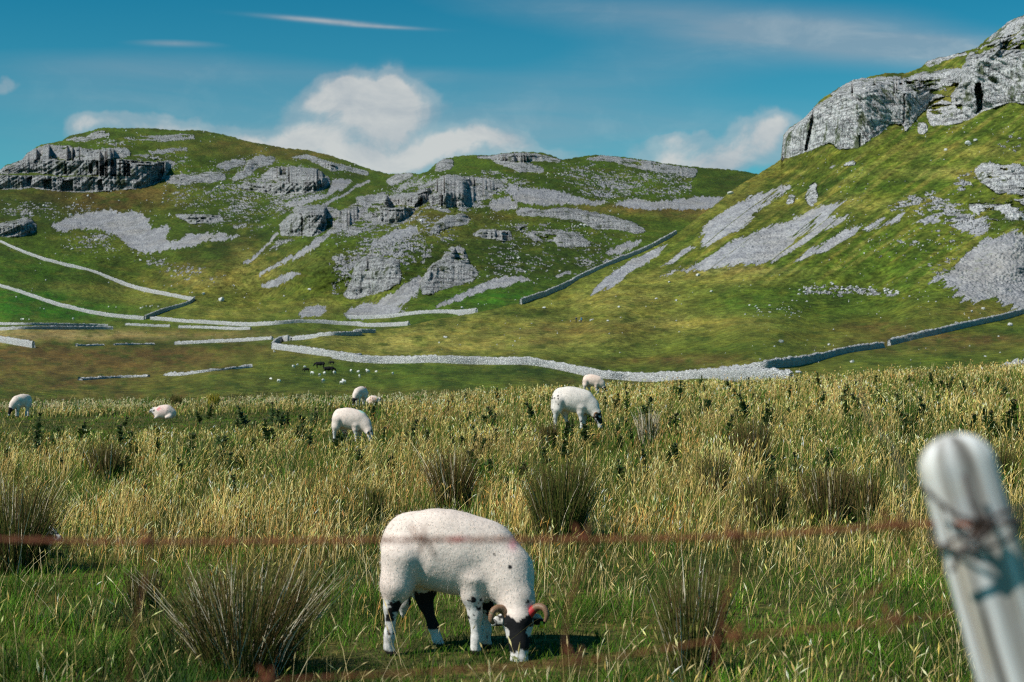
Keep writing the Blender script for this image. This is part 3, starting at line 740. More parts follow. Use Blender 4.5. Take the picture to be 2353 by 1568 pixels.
def stone_material():
    m, nt, out = new_mat('dry limestone walling')
    b = NB(nt)
    co = b.n('TexCoord').outputs['Object']
    vo = b.n('TexVoronoi', feature='F1'); vo.inputs['Scale'].default_value = 2.6
    b.l(b.mapping(co, (1, 1, 1.7)), vo.inputs['Vector'])
    ve = b.n('TexVoronoi', feature='DISTANCE_TO_EDGE'); ve.inputs['Scale'].default_value = 2.6
    b.l(b.mapping(co, (1, 1, 1.7)), ve.inputs['Vector'])
    sep = b.n('SeparateColor'); b.l(vo.outputs['Color'], sep.inputs[0])
    c = b.ramp(sep.outputs[0], [(0, (.44, .445, .455)), (.5, (.55, .55, .555)), (1, (.66, .655, .645))])
    c = b.mix(b.ramp(ve.outputs[0], [(.0, .6), (.055, 0)]), c, (.14, .14, .145))
    c = b.mix(b.ramp(b.noise(co, 1.1, 4, .6), [(.52, 0), (.72, .6)]), c, (.24, .24, .22))
    bp = b.n('Bump'); bp.inputs['Strength'].default_value = .8; bp.inputs['Distance'].default_value = .25
    b.l(b.ramp(ve.outputs[0], [(0, 0), (.2, 1)]), bp.inputs['Height'])
    pr = b.n('BsdfPrincipled'); pr.inputs['Roughness'].default_value = .9; pr.inputs['Specular IOR Level'].default_value = .2
    b.l(c, pr.inputs['Base Color']); b.l(bp.outputs['Normal'], pr.inputs['Normal'])
    b.l(pr.outputs[0], out.inputs['Surface'])
    return m

def boulder_material():
    m, nt, out = new_mat('weathered boulder limestone')
    b = NB(nt)
    co = b.n('TexCoord').outputs['Object']
    c = b.ramp(b.noise(co, 1.4, 5, .65), [(.3, (.30, .30, .31)), (.5, (.56, .56, .55)), (.7, (.70, .69, .67))])
    bp = b.n('Bump'); bp.inputs['Strength'].default_value = .7; bp.inputs['Distance'].default_value = .3
    b.l(b.noise(co, 2.2, 4, .6), bp.inputs['Height'])
    pr = b.n('BsdfPrincipled'); pr.inputs['Roughness'].default_value = .9; pr.inputs['Specular IOR Level'].default_value = .2
    b.l(c, pr.inputs['Base Color']); b.l(bp.outputs['Normal'], pr.inputs['Normal'])
    b.l(pr.outputs[0], out.inputs['Surface'])
    return m

def leaf_material(name, trans=.35, rough=.55, spec=.25, up=0.0, skin=False):
    """grass and leaves: the colour comes from each blade, light passes through a little"""
    m, nt, out = new_mat(name)
    b = NB(nt)
    tint = b.attr('tint').outputs['Color']
    pr = b.n('BsdfPrincipled'); pr.inputs['Roughness'].default_value = rough
    pr.inputs['Specular IOR Level'].default_value = spec
    b.l(tint, pr.inputs['Base Color'])
    tr = b.n('BsdfTranslucent')
    if up:      # round stems and curled blades catch light from above on either side
        ge = b.n('NewGeometry')
        ad = b.n('VectorMath', operation='ADD'); b.l(ge.outputs['Normal'], ad.inputs[0]); ad.inputs[1].default_value = (0, 0, up)
        no = b.n('VectorMath', operation='NORMALIZE'); b.l(ad.outputs[0], no.inputs[0])
        b.l(no.outputs[0], pr.inputs['Normal'])
    if skin:    # wool fibres lie along the fleece they grow from
        b.l(b.attr('skin').outputs['Vector'], pr.inputs['Normal'])
    b.l(tint if 'fibre' in name else b.mix(1.0, tint, (1.1, 1.05, .6), 'MULTIPLY'), tr.inputs['Color'])
    mx = b.n('MixShader'); mx.inputs[0].default_value = trans
    b.l(pr.outputs[0], mx.inputs[1]); b.l(tr.outputs[0], mx.inputs[2])
    b.l(mx.outputs[0], out.inputs['Surface'])
    return m

def soil_material():
    m, nt, out = new_mat('pasture thatch and soil')
    b = NB(nt)
    co = b.n('TexCoord').outputs['Object']
    n1 = b.noise(co, 9, 5, .7); n2 = b.noise(co, .35, 4, .6)
    c = b.ramp(n1, [(.3, (.018, .022, .008)), (.5, (.06, .065, .018)), (.7, (.16, .14, .05))])
    c = b.mix(b.ramp(n2, [(.42, 0), (.6, .7)]), c, b.mix(1.0, c, (1.6, 1.25, .9), 'MULTIPLY'))
    bp = b.n('Bump'); bp.inputs['Strength'].default_value = .6; bp.inputs['Distance'].default_value = .06
    b.l(n1, bp.inputs['Height'])
    pr = b.n('BsdfPrincipled'); pr.inputs['Roughness'].default_value = .95; pr.inputs['Specular IOR Level'].default_value = .1
    b.l(c, pr.inputs['Base Color']); b.l(bp.outputs['Normal'], pr.inputs['Normal'])
    b.l(pr.outputs[0], out.inputs['Surface'])
    return m

def coat_material(name, scale=60, bump=.28, dist=.012, rough=.9):
    m, nt, out = new_mat(name)
    b = NB(nt)
    co = b.n('TexCoord').outputs['Object']
    tint = b.attr('tint').outputs['Color']
    n1 = b.noise(co, scale, 4, .65); n2 = b.noise(co, 9, 3, .6)
    c = b.mix(1.0, tint, b.ramp(n1, [(.3, .82), (.6, 1.05)]), 'MULTIPLY')
    c = b.mix(1.0, c, b.ramp(n2, [(.35, .86), (.6, 1.04)]), 'MULTIPLY')
    bp = b.n('Bump'); bp.inputs['Strength'].default_value = bump; bp.inputs['Distance'].default_value = dist
    b.l(b.math('ADD', n1, b.math('MULTIPLY', n2, 1.5)), bp.inputs['Height'])
    pr = b.n('BsdfPrincipled'); pr.inputs['Roughness'].default_value = rough; pr.inputs['Specular IOR Level'].default_value = .15
    b.l(c, pr.inputs['Base Color']); b.l(bp.outputs['Normal'], pr.inputs['Normal'])
    b.l(pr.outputs[0], out.inputs['Surface'])
    return m

def horn_material():
    m, nt, out = new_mat('ridged horn')
    b = NB(nt)
    tint = b.attr('tint').outputs['Color']
    co = b.n('TexCoord').outputs['Object']
    c = b.mix(1.0, tint, b.ramp(b.noise(co, 90, 3, .6), [(.3, .7), (.65, 1.15)]), 'MULTIPLY')
    pr = b.n('BsdfPrincipled'); pr.inputs['Roughness'].default_value = .55
    b.l(c, pr.inputs['Base Color']); b.l(pr.outputs[0], out.inputs['Surface'])
    return m

def wood_material():
    m, nt, out = new_mat('silvered weathered wood')
    b = NB(nt)
    co = b.n('TexCoord').outputs['Object']
    g = b.noise(b.mapping(co, (46, 46, 2.2)), 1.0, 5, .6, .4)
    g2 = b.noise(b.mapping(co, (42, 42, 1.4)), 1.0, 4, .6, .8)
    st = b.noise(co, 9, 4, .6)
    c = b.ramp(g, [(.30, (.26, .25, .24)), (.42, (.55, .54, .53)), (.60, (.76, .755, .745)), (.8, (.84, .83, .81))])
    c = b.mix(b.ramp(g2, [(.34, .85), (.43, 0)]), c, (.20, .17, .14))
    c = b.mix(b.ramp(st, [(.50, 0), (.70, .7)]), c, (.52, .45, .32))
    c = b.mix(b.ramp(b.noise(co, 6, 3, .5), [(.58, 0), (.75, .4)]), c, (.36, .38, .26))
    c = b.mix(1.0, c, b.attr('tint').outputs['Color'], 'MULTIPLY')
    bp = b.n('Bump'); bp.inputs['Strength'].default_value = .8; bp.inputs['Distance'].default_value = .006
    b.l(b.math('ADD', g, g2), bp.inputs['Height'])
    pr = b.n('BsdfPrincipled'); pr.inputs['Roughness'].default_value = .85; pr.inputs['Specular IOR Level'].default_value = .2
    b.l(c, pr.inputs['Base Color']); b.l(bp.outputs['Normal'], pr.inputs['Normal'])
    b.l(pr.outputs[0], out.inputs['Surface'])
    return m

def plain(name, col, rough=.7, metal=0.0, var=.25, scale=60):
    m, nt, out = new_mat(name)
    b = NB(nt)
    co = b.n('TexCoord').outputs['Object']
    c = b.mix(b.ramp(b.noise(co, scale, 4, .6), [(.35, 0), (.65, 1)]), tuple(x*(1-var) for x in col), tuple(min(1, x*(1+var)) for x in col))
    pr = b.n('BsdfPrincipled'); pr.inputs['Roughness'].default_value = rough; pr.inputs['Metallic'].default_value = metal
    b.l(c, pr.inputs['Base Color']); b.l(pr.outputs[0], out.inputs['Surface'])
    return m

MAT['hill'] = hill_material()
MAT['stone'] = stone_material()
MAT['boulder'] = boulder_material()
MAT['grass'] = leaf_material('grass blades', .28, .6, .15, 1.1)
MAT['rush'] = leaf_material('rush stems', .12, .8, .04, .5)
MAT['thistle'] = leaf_material('thistle leaves', .20, .7, .15, .6)
MAT['soil'] = soil_material()
MAT['wool'] = coat_material('sheep fleece and hair')
MAT['fibre'] = leaf_material('fleece fibres', .5, .9, .0)
MAT['horn'] = horn_material()
MAT['cowhair'] = coat_material('cattle hair', 20, .3)
MAT['wood'] = wood_material()
MAT['rust'] = plain('rusted wire', (.17, .045, .016), .8, .0, .45, 120)
MAT['darkwire'] = plain('dull old wire', (.09, .07, .065), .6, .3, .4, 120)
MAT['knot'] = plain('rust-black knotted wire', (.045, .020, .012), .8, .0, .4, 120)
MAT['eye'] = plain('dark wet eye', (.012, .010, .008), .15, 0, .1)
MAT['tagyellow'] = plain('yellow plastic ear tag', (.75, .58, .03), .5, 0, .05)
MAT['cloth'] = coat_material('clothing', 30, .2)
MAT['bush'] = leaf_material('bush leaves', .2, .6, .2)
# ------------------------------------------------------------------ the hills
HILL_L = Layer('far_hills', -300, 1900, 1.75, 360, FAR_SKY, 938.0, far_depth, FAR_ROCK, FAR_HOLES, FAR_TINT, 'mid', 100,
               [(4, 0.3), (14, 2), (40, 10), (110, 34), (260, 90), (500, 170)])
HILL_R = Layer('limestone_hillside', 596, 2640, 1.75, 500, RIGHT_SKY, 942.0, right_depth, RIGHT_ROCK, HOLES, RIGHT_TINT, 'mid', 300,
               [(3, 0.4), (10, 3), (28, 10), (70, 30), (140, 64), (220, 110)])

def which(px, py):
    sk = np.interp(px, HILL_R.xs, HILL_R.sk) if px > HILL_R.xs[0] else 1e9
    return HILL_R if py > sk+1 else HILL_L
def hill_point(px, py, layer=None):
    return (layer or which(px, py)).point(px, py)

# ------------------------------------------------------------------ the pasture in front
ZB_X = [-600, 0, 1000, 1400, 1760, 2000, 2353, 2900]
ZB_Y = [931, 931, 914, 896, 884, 872, 851, 820]
BROW = 70.0
def field_z(x, y):
    x = np.asarray(x, dtype=float); y = np.asarray(y, dtype=float)
    px = CX+FPX*x/np.maximum(y, 9.0)
    zb = EYE-BROW*(np.interp(px, ZB_X, ZB_Y)-HZ)/FPX
    k = np.clip((y-5)/(BROW-8), 0, 1); k = k*(2-k)
    z = zb*k*smooth(4, 20, y)
    z = z - 0.0065*np.clip(y-BROW, 0, 80)**1.6
    z = z + .05*fbm(x/3.1, y/3.1, oct=3, seed=3)*smooth(3, 9, y) + .35*fbm(x/13, y/13, oct=2, seed=4)*smooth(10, 26, y)*.4
    return z
def build_field():
    xs = np.concatenate([np.linspace(-70, -14, 60)[:-1], np.linspace(-14, 14, 160), np.linspace(14, 70, 60)[1:]])
    ys = np.concatenate([np.linspace(-14, 5, 24)[:-1], np.linspace(5, 30, 150)[:-1], np.linspace(30, 112, 140)])
    X, Y = np.meshgrid(xs, ys)
    V = np.stack([X, Y, field_z(X, Y)], -1)
    n = len(xs); idx = np.arange(X.size).reshape(X.shape)
    q = np.stack([idx[:-1, :-1], idx[:-1, 1:], idx[1:, 1:], idx[1:, :-1]], -1).reshape(-1, 4)
    o = mesh_obj('pasture_ground', np_mesh('pasture_ground', V.reshape(-1, 3), q), MAT['soil'])
    tag(o, kind='structure')
build_field()

# ------------------------------------------------------------------ dry stone walls
def resample(pts, step):
    out = [pts[0]]
    for a, b in zip(pts[:-1], pts[1:]):
        L = (b-a).length
        n = max(1, int(round(L/step)))
        out += [a.lerp(b, k/n) for k in range(1, n+1)]
    return out

def stone_wall(label, px_pts, height=1.4, width=.75, seed=0, ruined=0.0, layer=None, fit=3):
    r = np.random.default_rng(seed)
    # follow the ground between the surveyed points
    dense = []
    for (x0, y0), (x1, y1) in zip(px_pts[:-1], px_pts[1:]):
        n = max(2, int(abs(x1-x0)/10)+1)
        dense += [(x0+(x1-x0)*k/n, y0+(y1-y0)*k/n) for k in range(n)]
    dense.append(px_pts[-1])
    base = [hill_point(x, y, layer) for x, y in dense]
    # a wall runs straight over the small bumps
    if len(dense) > 8 and layer != 'own':
        tt = np.linspace(-1, 1, len(dense))
        real = np.log([p.y for p in base])
        dep = np.polyval(np.polyfit(tt, real, fit), tt)
        own = [layer or which(x, y) for x, y in dense]
        for _ in range(10):
            row = np.array([HZ-(L.ground(d*(x-CX)/FPX, d)-EYE)*FPX/d for (x, y), d, L in zip(dense, np.exp(dep), own)])
            off = np.abs(row-np.array([y for x, y in dense]))
            k = np.convolve(np.pad((off > 2.2).astype(float), 3, mode='edge'), np.ones(7)/7, 'valid')*.35
            dep = dep*(1-k)+real*k
        dep = np.exp(dep)
        own = [layer or which(x, y) for x, y in dense]
        base = [Vector((d*(x-CX)/FPX, d, L.ground(d*(x-CX)/FPX, d))) for (x, y), d, L in zip(dense, dep, own)]
    for _ in range(12):
        base = [base[0]]+[(base[i-1]+base[i]*2+base[i+1])/4 for i in range(1, len(base)-1)]+[base[-1]]
    line = resample(base, .55)
    n = len(line)
    prof = [(-.5, -.9), (-.5, 0.0), (-.47, .33), (-.43, .62), (-.36, .88), (-.22, 1.0), (.22, 1.0), (.36, .88), (.43, .62), (.47, .33), (.5, 0.0), (.5, -.9)]
    m = len(prof)
    V = np.zeros((n, m, 3))
    lowk = fbm(np.arange(n)/9.0, np.full(n, seed*3.7), oct=3, seed=seed)
    for i, p in enumerate(line):
        d = line[min(i+1, n-1)]-line[max(i-1, 0)]
        d.z = 0
        if d.length < 1e-6: d = Vector((1, 0, 0))
        d.normalize()
        nrm = Vector((d.y, -d.x, 0))
        hk = 1+.28*lowk[i]
        if ruined: hk = max(.12, 1-ruined*(1.0+2.6*lowk[i]))
        for k, (u, v) in enumerate(prof):
            jit = r.normal(0, .055, 3)
            vv = v*height*(hk if v > 0 else 1)
            if v >= .99: vv += r.uniform(-.10, .16)
            V[i, k] = (p.x+nrm.x*u*width+jit[0], p.y+nrm.y*u*width+jit[1], p.z+vv+(jit[2] if v > 0 else 0))
    idx = np.arange(n*m).reshape(n, m)
    q = np.stack([idx[:-1, :-1], idx[1:, :-1], idx[1:, 1:], idx[:-1, 1:]], -1).reshape(-1, 4)
    capq = []
    for i in (0, n-1):
        for k in range(m//2-1):
            a = (idx[i, k], idx[i, k+1], idx[i, m-2-k], idx[i, m-1-k])
            capq.append(a if i else a[::-1])
    q = np.concatenate([q, np.array(capq)])
    org = line[n//2].copy()
    V = V.reshape(-1, 3)-np.array(org)
    o = mesh_obj('dry_stone_wall', np_mesh('dry_stone_wall', V, q, None, False), MAT['stone'])
    o.location = org
    tag(o, label, 'wall', 'dry stone walls across the dale', 'thing')
    return o

g = lambda *p: P('g', *p)
f_ = lambda *p: P('f', *p)
stone_wall('long bright pale wall curving across the dale behind the grazing sheep',
   WALL_A, 1.3, .75, 1)
stone_wall('thick pale wall end turning uphill at the corner of the yellow-green shoulder',
   [(627,801),(629,788),(640,782),(664,784)], 1.4, .85, 2)
stone_wall('dark thin wall running along the crest of the yellow-green shoulder from the pale corner', f_((1840,216),(1900,206),(1975,198),(2120,190),(2352,170)) + P('b',(120,1352),(300,1334)), 1.0, .7, 3, .12)
stone_wall('dark wall climbing away along the foot of the shaded bank behind the bright wall junction',
   P('e',(420,1222),(560,1212),(700,1190),(870,1158),(960,1135),(1080,1112),(1200,1088),(1330,1064),(1450,1040)), 1.15, .75, 4)
stone_wall('upper wall rising to the foot of the big grey scree, above a small gap',
   P('e',(1490,1036),(1560,1008),(1680,980),(1800,960),(1940,928),(2060,900),(2160,880),(2250,846),(2352,815),(2500,780)), 1.25, .8, 5)
stone_wall('long dark wall climbing the steep hillside beneath the pale scree streaks',
   P('b',(1230,1156),(1290,1140),(1350,1114),(1430,1084),(1500,1056),(1560,1016),(1630,988),(1700,956),(1780,920),(1850,890),(1930,855),(2000,825),(2100,776),(2160,745),(2222,716)), 1.5, .8, 6, 0, HILL_R, 3)
stone_wall('long grey wall slanting down the green slope beneath the big left-hand scree',
   P('a',(-160,825),(0,893),(100,950),(250,996),(400,1036),(600,1092),(800,1162),(1000,1224),(1150,1254),(1238,1262)), 1.45, .8, 7)
stone_wall('short black-looking wall joining the two grey walls of the bright green field', P('a',(1240,1258),(1240,1288),(1100,1318),(1000,1348),(925,1382)), 1.5, .8, 8)
stone_wall('grey wall along the upper edge of the brightest green field', WALL_B, 1.45, .8, 9)
stone_wall('pale wall along the foot of the far slope below the grassy bowl',
   WALL_C, 1.3, .8, 10)
stone_wall('white wall curving beneath the twin grey scree fans of the middle hill', P('b',(120,1252),(240,1246),(360,1240),(440,1236),(600,1226),(750,1214),(880,1212),(950,1216)), 1.3, .8, 11)
stone_wall('short pale broken wall parallel below the long foot-slope wall', P('a',(1140,1440),(1300,1442),(1500,1453),(1600,1450)), 1.0, .7, 12, .1)
stone_wall('low dark wall at the edge of the straw-coloured flat, beside the bright green field', P('a',(-160,1460),(0,1456),(150,1452),(300,1450),(500,1448),(620,1448),(720,1450)), 1.1, .8, 13)
stone_wall('faint grey wall between the green field and the low dark wall', P('a',(-100,1416),(0,1420),(200,1424),(400,1428),(540,1424),(690,1434)), .85, .7, 14)
stone_wall('short rubbly grey wall piece right of the low dark wall', P('a',(800,1422),(880,1428),(950,1430),(1085,1434)), .95, .7, 15, .15)
stone_wall('dark weathered wall leading up to the pale corner across the brown pasture', f_((1115,240),(1250,232),(1400,226),(1500,222),(1620,214),(1740,206)), .95, .75, 16, .08)
stone_wall('small ruined wall stub in the brown pasture left of the dark weathered wall', f_((730,244),(800,241),(900,240),(985,240)), .6, .8, 17, .3)
stone_wall('smallest ruined wall remnant of low grey stones in the brown pasture', f_((485,250),(560,248),(660,247)), .6, .8, 18, .32)
stone_wall('short bright white wall ending at the left edge of the picture', f_((-120,195),(0,224),(80,240),(160,252),(215,262)), 1.7, .9, 19)
stone_wall('collapsed pale wall lying in the marshy brown grass near the black cattle', f_((1060,440),(1150,436),(1230,426),(1320,418),(1440,398),(1520,392),(1605,388)), .55, .8, 20, .30)
stone_wall('tumbled line of stones continuing the collapsed wall through brown grass', f_((510,466),(620,460),(700,452),(790,450),(860,448),(950,446)), .5, .8, 21, .40)
def field_wall(label, pts, seed):
    """a wall just over the brow of the pasture"""
    line = [Vector((d*(px-CX)/FPX, d, EYE+d*(HZ-py)/FPX)) for px, py, d in pts]
    n0 = len(line)
    global hill_point
    keep = hill_point
    it = iter(range(10**6))
    tbl = {(px, py): v for (px, py, d), v in zip(pts, line)}
    xs = [p[0] for p in pts]
    def hp(x, y, layer=None):
        return Vector([float(np.interp(x, xs, [v[k] for v in line])) for k in range(3)])
    hill_point = hp
    o = stone_wall(label, [(p[0], p[1]) for p in pts], .62, .6, seed, 0, 'own')
    hill_point = keep
    return o
field_wall('pale wall top showing over the tan grass brow at the right edge', [(2310,862,84),(2353,852,80),(2420,838,76),(2500,824,72)], 23)
# ------------------------------------------------------------------ bodies: smooth unions of tapered limbs, meshed by surface nets
def sdf_mesh(prims, step, blend, pad=.06, want=None):
    """prims: (a, b, ra, rb, sy, blend or None, tag); returns verts, quads"""
    pts = np.array([p[0] for p in prims]+[p[1] for p in prims])
    rad = max(max(p[2], p[3]) for p in prims)
    ra = np.array([p[2] for p in prims]+[p[3] for p in prims])[:, None]
    lo = (pts-ra).min(0)-pad; hi = (pts+ra).max(0)+pad
    n = np.ceil((hi-lo)/step).astype(int)+1
    ax = [lo[k]+np.arange(n[k])*step for k in range(3)]
    F = np.full(n, 1e3, dtype=np.float32)
    for a, b_, r0, r1, sy, bl in [p[:6] for p in prims]:
        a = np.array(a, float); b_ = np.array(b_, float)
        R = max(r0, r1)+.16
        i0 = [max(0, int((min(a[k], b_[k])-R-lo[k])/step)) for k in range(3)]
        i1 = [min(n[k], int((max(a[k], b_[k])+R-lo[k])/step)+2) for k in range(3)]
        sl = tuple(slice(i0[k], i1[k]) for k in range(3))
        X, Y, Z = np.meshgrid(*[ax[k][i0[k]:i1[k]] for k in range(3)], indexing='ij')
        ab = b_-a; L2 = max(1e-9, (ab**2).sum())
        t = np.clip(((X-a[0])*ab[0]+(Y-a[1])*ab[1]+(Z-a[2])*ab[2])/L2, 0, 1)
        dx = X-a[0]-t*ab[0]; dy = (Y-a[1]-t*ab[1])/sy; dz = Z-a[2]-t*ab[2]
        d = np.sqrt(dx*dx+dy*dy+dz*dz)-(r0+(r1-r0)*t)
        k = bl or blend
        c = F[sl]
        h = np.clip(.5+.5*(c-d)/k, 0, 1)
        F[sl] = np.where(c > 100, d, c*(1-h)+d*h-k*h*(1-h))
    ins = F < 0
    c8 = [ins[i:n[0]-1+i, j:n[1]-1+j, k:n[2]-1+k] for i in (0, 1) for j in (0, 1) for k in (0, 1)]
    anyi = np.logical_or.reduce(c8); alli = np.logical_and.reduce(c8)
    act = anyi & ~alli
    ci = np.argwhere(act)
    vid = np.full(act.shape, -1, int); vid[act] = np.arange(len(ci))
    S = np.zeros((len(ci), 3)); cnt = np.zeros(len(ci))
    cor = [(i, j, k) for i in (0, 1) for j in (0, 1) for k in (0, 1)]
    fv = {c: F[ci[:, 0]+c[0], ci[:, 1]+c[1], ci[:, 2]+c[2]] for c in cor}
    for a in cor:
        for axn in range(3):
            if a[axn]: continue
            b_ = list(a); b_[axn] = 1; b_ = tuple(b_)
            fa, fb = fv[a], fv[b_]
            m = (fa < 0) != (fb < 0)
            t = np.where(m, fa/np.where(m, fa-fb, 1), 0)
            p = np.array(a, float)[None]+np.zeros((len(ci), 3)); p[:, axn] = t
            S += p*m[:, None]; cnt += m
    V = lo+(ci+S/cnt[:, None])*step
    Q = []
    for axn in range(3):
        o1, o2 = [(1, 2), (2, 0), (0, 1)][axn]
        A = [slice(None)]*3; B = [slice(None)]*3
        A[axn] = slice(0, n[axn]-1); B[axn] = slice(1, n[axn])
        ch = ins[tuple(A)] != ins[tuple(B)]
        e = np.argwhere(ch)
        e = e[(e[:, o1] > 0) & (e[:, o2] > 0) & (e[:, o1] < n[o1]-1) & (e[:, o2] < n[o2]-1)]
        s0 = ins[e[:, 0], e[:, 1], e[:, 2]]
        def cell(d1, d2):
            c = e.copy(); c[:, o1] -= d1; c[:, o2] -= d2
            return vid[c[:, 0], c[:, 1], c[:, 2]]
        q = np.stack([cell(1, 1), cell(0, 1), cell(0, 0), cell(1, 0)], -1)
        q[~s0] = q[~s0][:, ::-1]
        Q.append(q)
    Q = np.concatenate(Q)
    Q = Q[(Q >= 0).all(1)]
    # one gentle smoothing pass
    for _ in range(2):
        acc = np.zeros_like(V); num = np.zeros(len(V))
        for k in range(4):
            np.add.at(acc, Q[:, k], V[Q[:, (k+1) % 4]]+V[Q[:, (k+3) % 4]]); np.add.at(num, Q[:, k], 2)
        V = V*.5+.5*acc/np.maximum(num, 1)[:, None]
    return V, Q

def normals_of(V, Q):
    N = np.cross(V[Q[:, 2]]-V[Q[:, 0]], V[Q[:, 3]]-V[Q[:, 1]])
    out = np.zeros_like(V)
    for k in range(4): np.add.at(out, Q[:, k], N)
    return out/np.maximum(np.linalg.norm(out, axis=1), 1e-9)[:, None]

def limb(pts, rads, sy=1.0, bl=None):
    return [(pts[i], pts[i+1], rads[i], rads[i+1], sy, bl) for i in range(len(pts)-1)]

K = .00066
def C7(x, y, lat=0.0):
    """near ewe, measured on an enlargement: forward, left, up in metres from under her belly"""
    return ((x-700)*K, lat, (1345-y)*K)

def ewe_prims(neck, head, legs=True, full=1.0):
    p = []
    # barrel
    p += limb([C7(485, 440), C7(690, 530), C7(890, 575), C7(1055, 605)], [.128*full, .204*full, .203*full, .172*full], .78, .05)
    p += limb([C7(450, 540), C7(425, 640)], [.126, .105], .9, .05)
    p += limb([C7(1040, 560), C7(1060, 720)], [.158, .125], .85, .05)
    p += limb(neck[0], neck[1], .82, .06)
    p += head
    if legs:
        for lat, pts in ((-.098, ((440, 600), (395, 800), (352, 965), (338, 1190), (330, 1270))), (.098, ((500, 620), (580, 830), (600, 985), (662, 1170), (690, 1262)))):
            p += limb([C7(x, y, lat*(.8 if i == 0 else 1)) for i, (x, y) in enumerate(pts)], [.115, .082, .035, .024, .026], 1, .035)
            f = pts[-1]; p += limb([C7(f[0], f[1]+14, lat), C7(f[0]+34, f[1]+62, lat)], [.027, .024], 1, .012)
        for lat, pts in ((-.085, ((1000, 760), (985, 880), (1005, 1030), (1012, 1220), (1005, 1290))), (.085, ((1070, 780), (1085, 890), (1092, 1030), (1085, 1200), (1080, 1270)))):
            p += limb([C7(x, y, lat*(.9 if i == 0 else 1)) for i, (x, y) in enumerate(pts)], [.095, .055, .033, .023, .026], 1, .03)
            f = pts[-1]; p += limb([C7(f[0], f[1]+10, lat), C7(f[0]+22, f[1]+52, lat)], [.027, .024], 1, .012)
    return p

WOOL = np.array((.77, .645, .57)); BLACK = np.array((.012, .012, .013)); WHITE = np.array((.72, .69, .66))

def fuzz(V, Q, C, keep, n, length, rng):
    """short clipped fibres standing off the skin"""
    N = normals_of(V, Q)
    ids = np.where(keep)[0]
    i = rng.choice(ids, n)
    base = V[i]+rng.normal(0, .006, (n, 3))
    # staples lie back over one another like shingles, tips just lifted
    d = np.tile(np.array((-.55, 0, -.65)), (n, 1))+rng.normal(0, .45, (n, 3))
    d -= N[i]*(d*N[i]).sum(1)[:, None]
    d /= np.maximum(np.linalg.norm(d, axis=1), 1e-6)[:, None]
    d = d*.90+N[i]*rng.uniform(.2, .75, n)[:, None]
    L = length*rng.uniform(.5, 1.35, n)[:, None]
    side = np.cross(d, N[i]); side /= np.maximum(np.linalg.norm(side, axis=1), 1e-6)[:, None]
    w = .0013
    v = np.stack([base+side*w-N[i]*.001, base-side*w-N[i]*.001, base+d*L], 1).reshape(-1, 3)
    t = np.arange(3*n).reshape(n, 3)
    c = np.clip(np.repeat(C[i]*rng.uniform(1.15, 1.35, n)[:, None], 3, 0), 0, .93)
    me = np_mesh('fleece', v, None, t, True, c)
    nn = N[i]+rng.normal(0, .13, (n, 3)); nn /= np.linalg.norm(nn, axis=1)[:, None]
    a = me.attributes.new('skin', 'FLOAT_VECTOR', 'POINT')
    a.data.foreach_set('vector', np.repeat(nn, 3, 0).astype(np.float32).ravel())
    return me

def curl_horn(name, pts, r0, r1, parent, paint=None, rings=26):
    """a ridged horn swept along a curve"""
    P3 = [Vector(p) for p in pts]
    n = len(P3)
    out = []
    m = 60
    for k in range(m+1):
        u = k/m*(n-1); i = min(int(u), n-2); f = u-i
        p0, p1, p2, p3 = P3[max(i-1, 0)], P3[i], P3[i+1], P3[min(i+2, n-1)]
        out.append(.5*((2*p1)+(p2-p0)*f+(2*p0-5*p1+4*p2-p3)*f*f+(3*p1-p0-3*p2+p3)*f**3))
    rad = [(r0+(r1-r0)*(k/m)**1.15)*(1+.075*math.sin(k/m*rings*2*math.pi)) for k in range(m+1)]
    mb = MB(); mb.tube(out, rad, 12, (.20, .105, .055))
    me = mb.mesh(name)
    V = np.concatenate(mb.v)
    col = np.ones((len(V), 3))*np.array((.22, .120, .066))
    kk = np.minimum(np.arange(len(V))//12, m)/m
    col *= (1+.28*np.sin(kk*rings*2*math.pi))[:, None]
    if paint is not None:
        e = (smooth(.10, .14, kk)*(1-smooth(.30, .36, kk)))[:, None]
        col = col*(1-e)+np.array(paint)*e
    a = me.attributes['tint']
    c4 = np.ones((len(V), 4), dtype=np.float32); c4[:, :3] = col
    a.data.foreach_set('color', c4.ravel())
    return mesh_obj(name, me, MAT['horn'], parent)

def sphere_mesh(name, r, seg=12, rings=8, sc=(1, 1, 1)):
    mb = MB()
    v, q, t = [], [], []
    for i in range(1, rings):
        th = math.pi*i/rings
        for k in range(seg):
            a = 2*math.pi*k/seg
            v.append((r*sc[0]*math.sin(th)*math.cos(a), r*sc[1]*math.sin(th)*math.sin(a), r*sc[2]*math.cos(th)))
    for i in range(rings-2):
        for k in range(seg):
            q.append((i*seg+k, (i+1)*seg+k, (i+1)*seg+(k+1) % seg, i*seg+(k+1) % seg))
    v += [(0, 0, r*sc[2]), (0, 0, -r*sc[2])]
    for k in range(seg):
        t.append((len(v)-2, k, (k+1) % seg)); t.append((len(v)-1, (rings-2)*seg+(k+1) % seg, (rings-2)*seg+k))
    mb.add(v, q, t)
    return mb.mesh(name)

def spots(V, C, where, seed, size, share, col=BLACK):
    n = fbm(V[:, 0]/size, V[:, 1]/size, V[:, 2]/size, oct=2, seed=seed)
    m = where & (n > share)
    C[m] = col

def blob(V, C, c, r, col, w=1.0, sc=(1, 1, 1)):
    d = np.sqrt((((V-np.array(c))/np.array(sc))**2).sum(1))/r
    n = fbm(V[:, 0]/.05, V[:, 1]/.05, V[:, 2]/.05, oct=2, seed=5)
    e = (np.clip(smooth(1.0, .55, d+n*.7), 0, 1)*w)[:, None]
    C[:] = C*(1-e)+np.array(col)*e

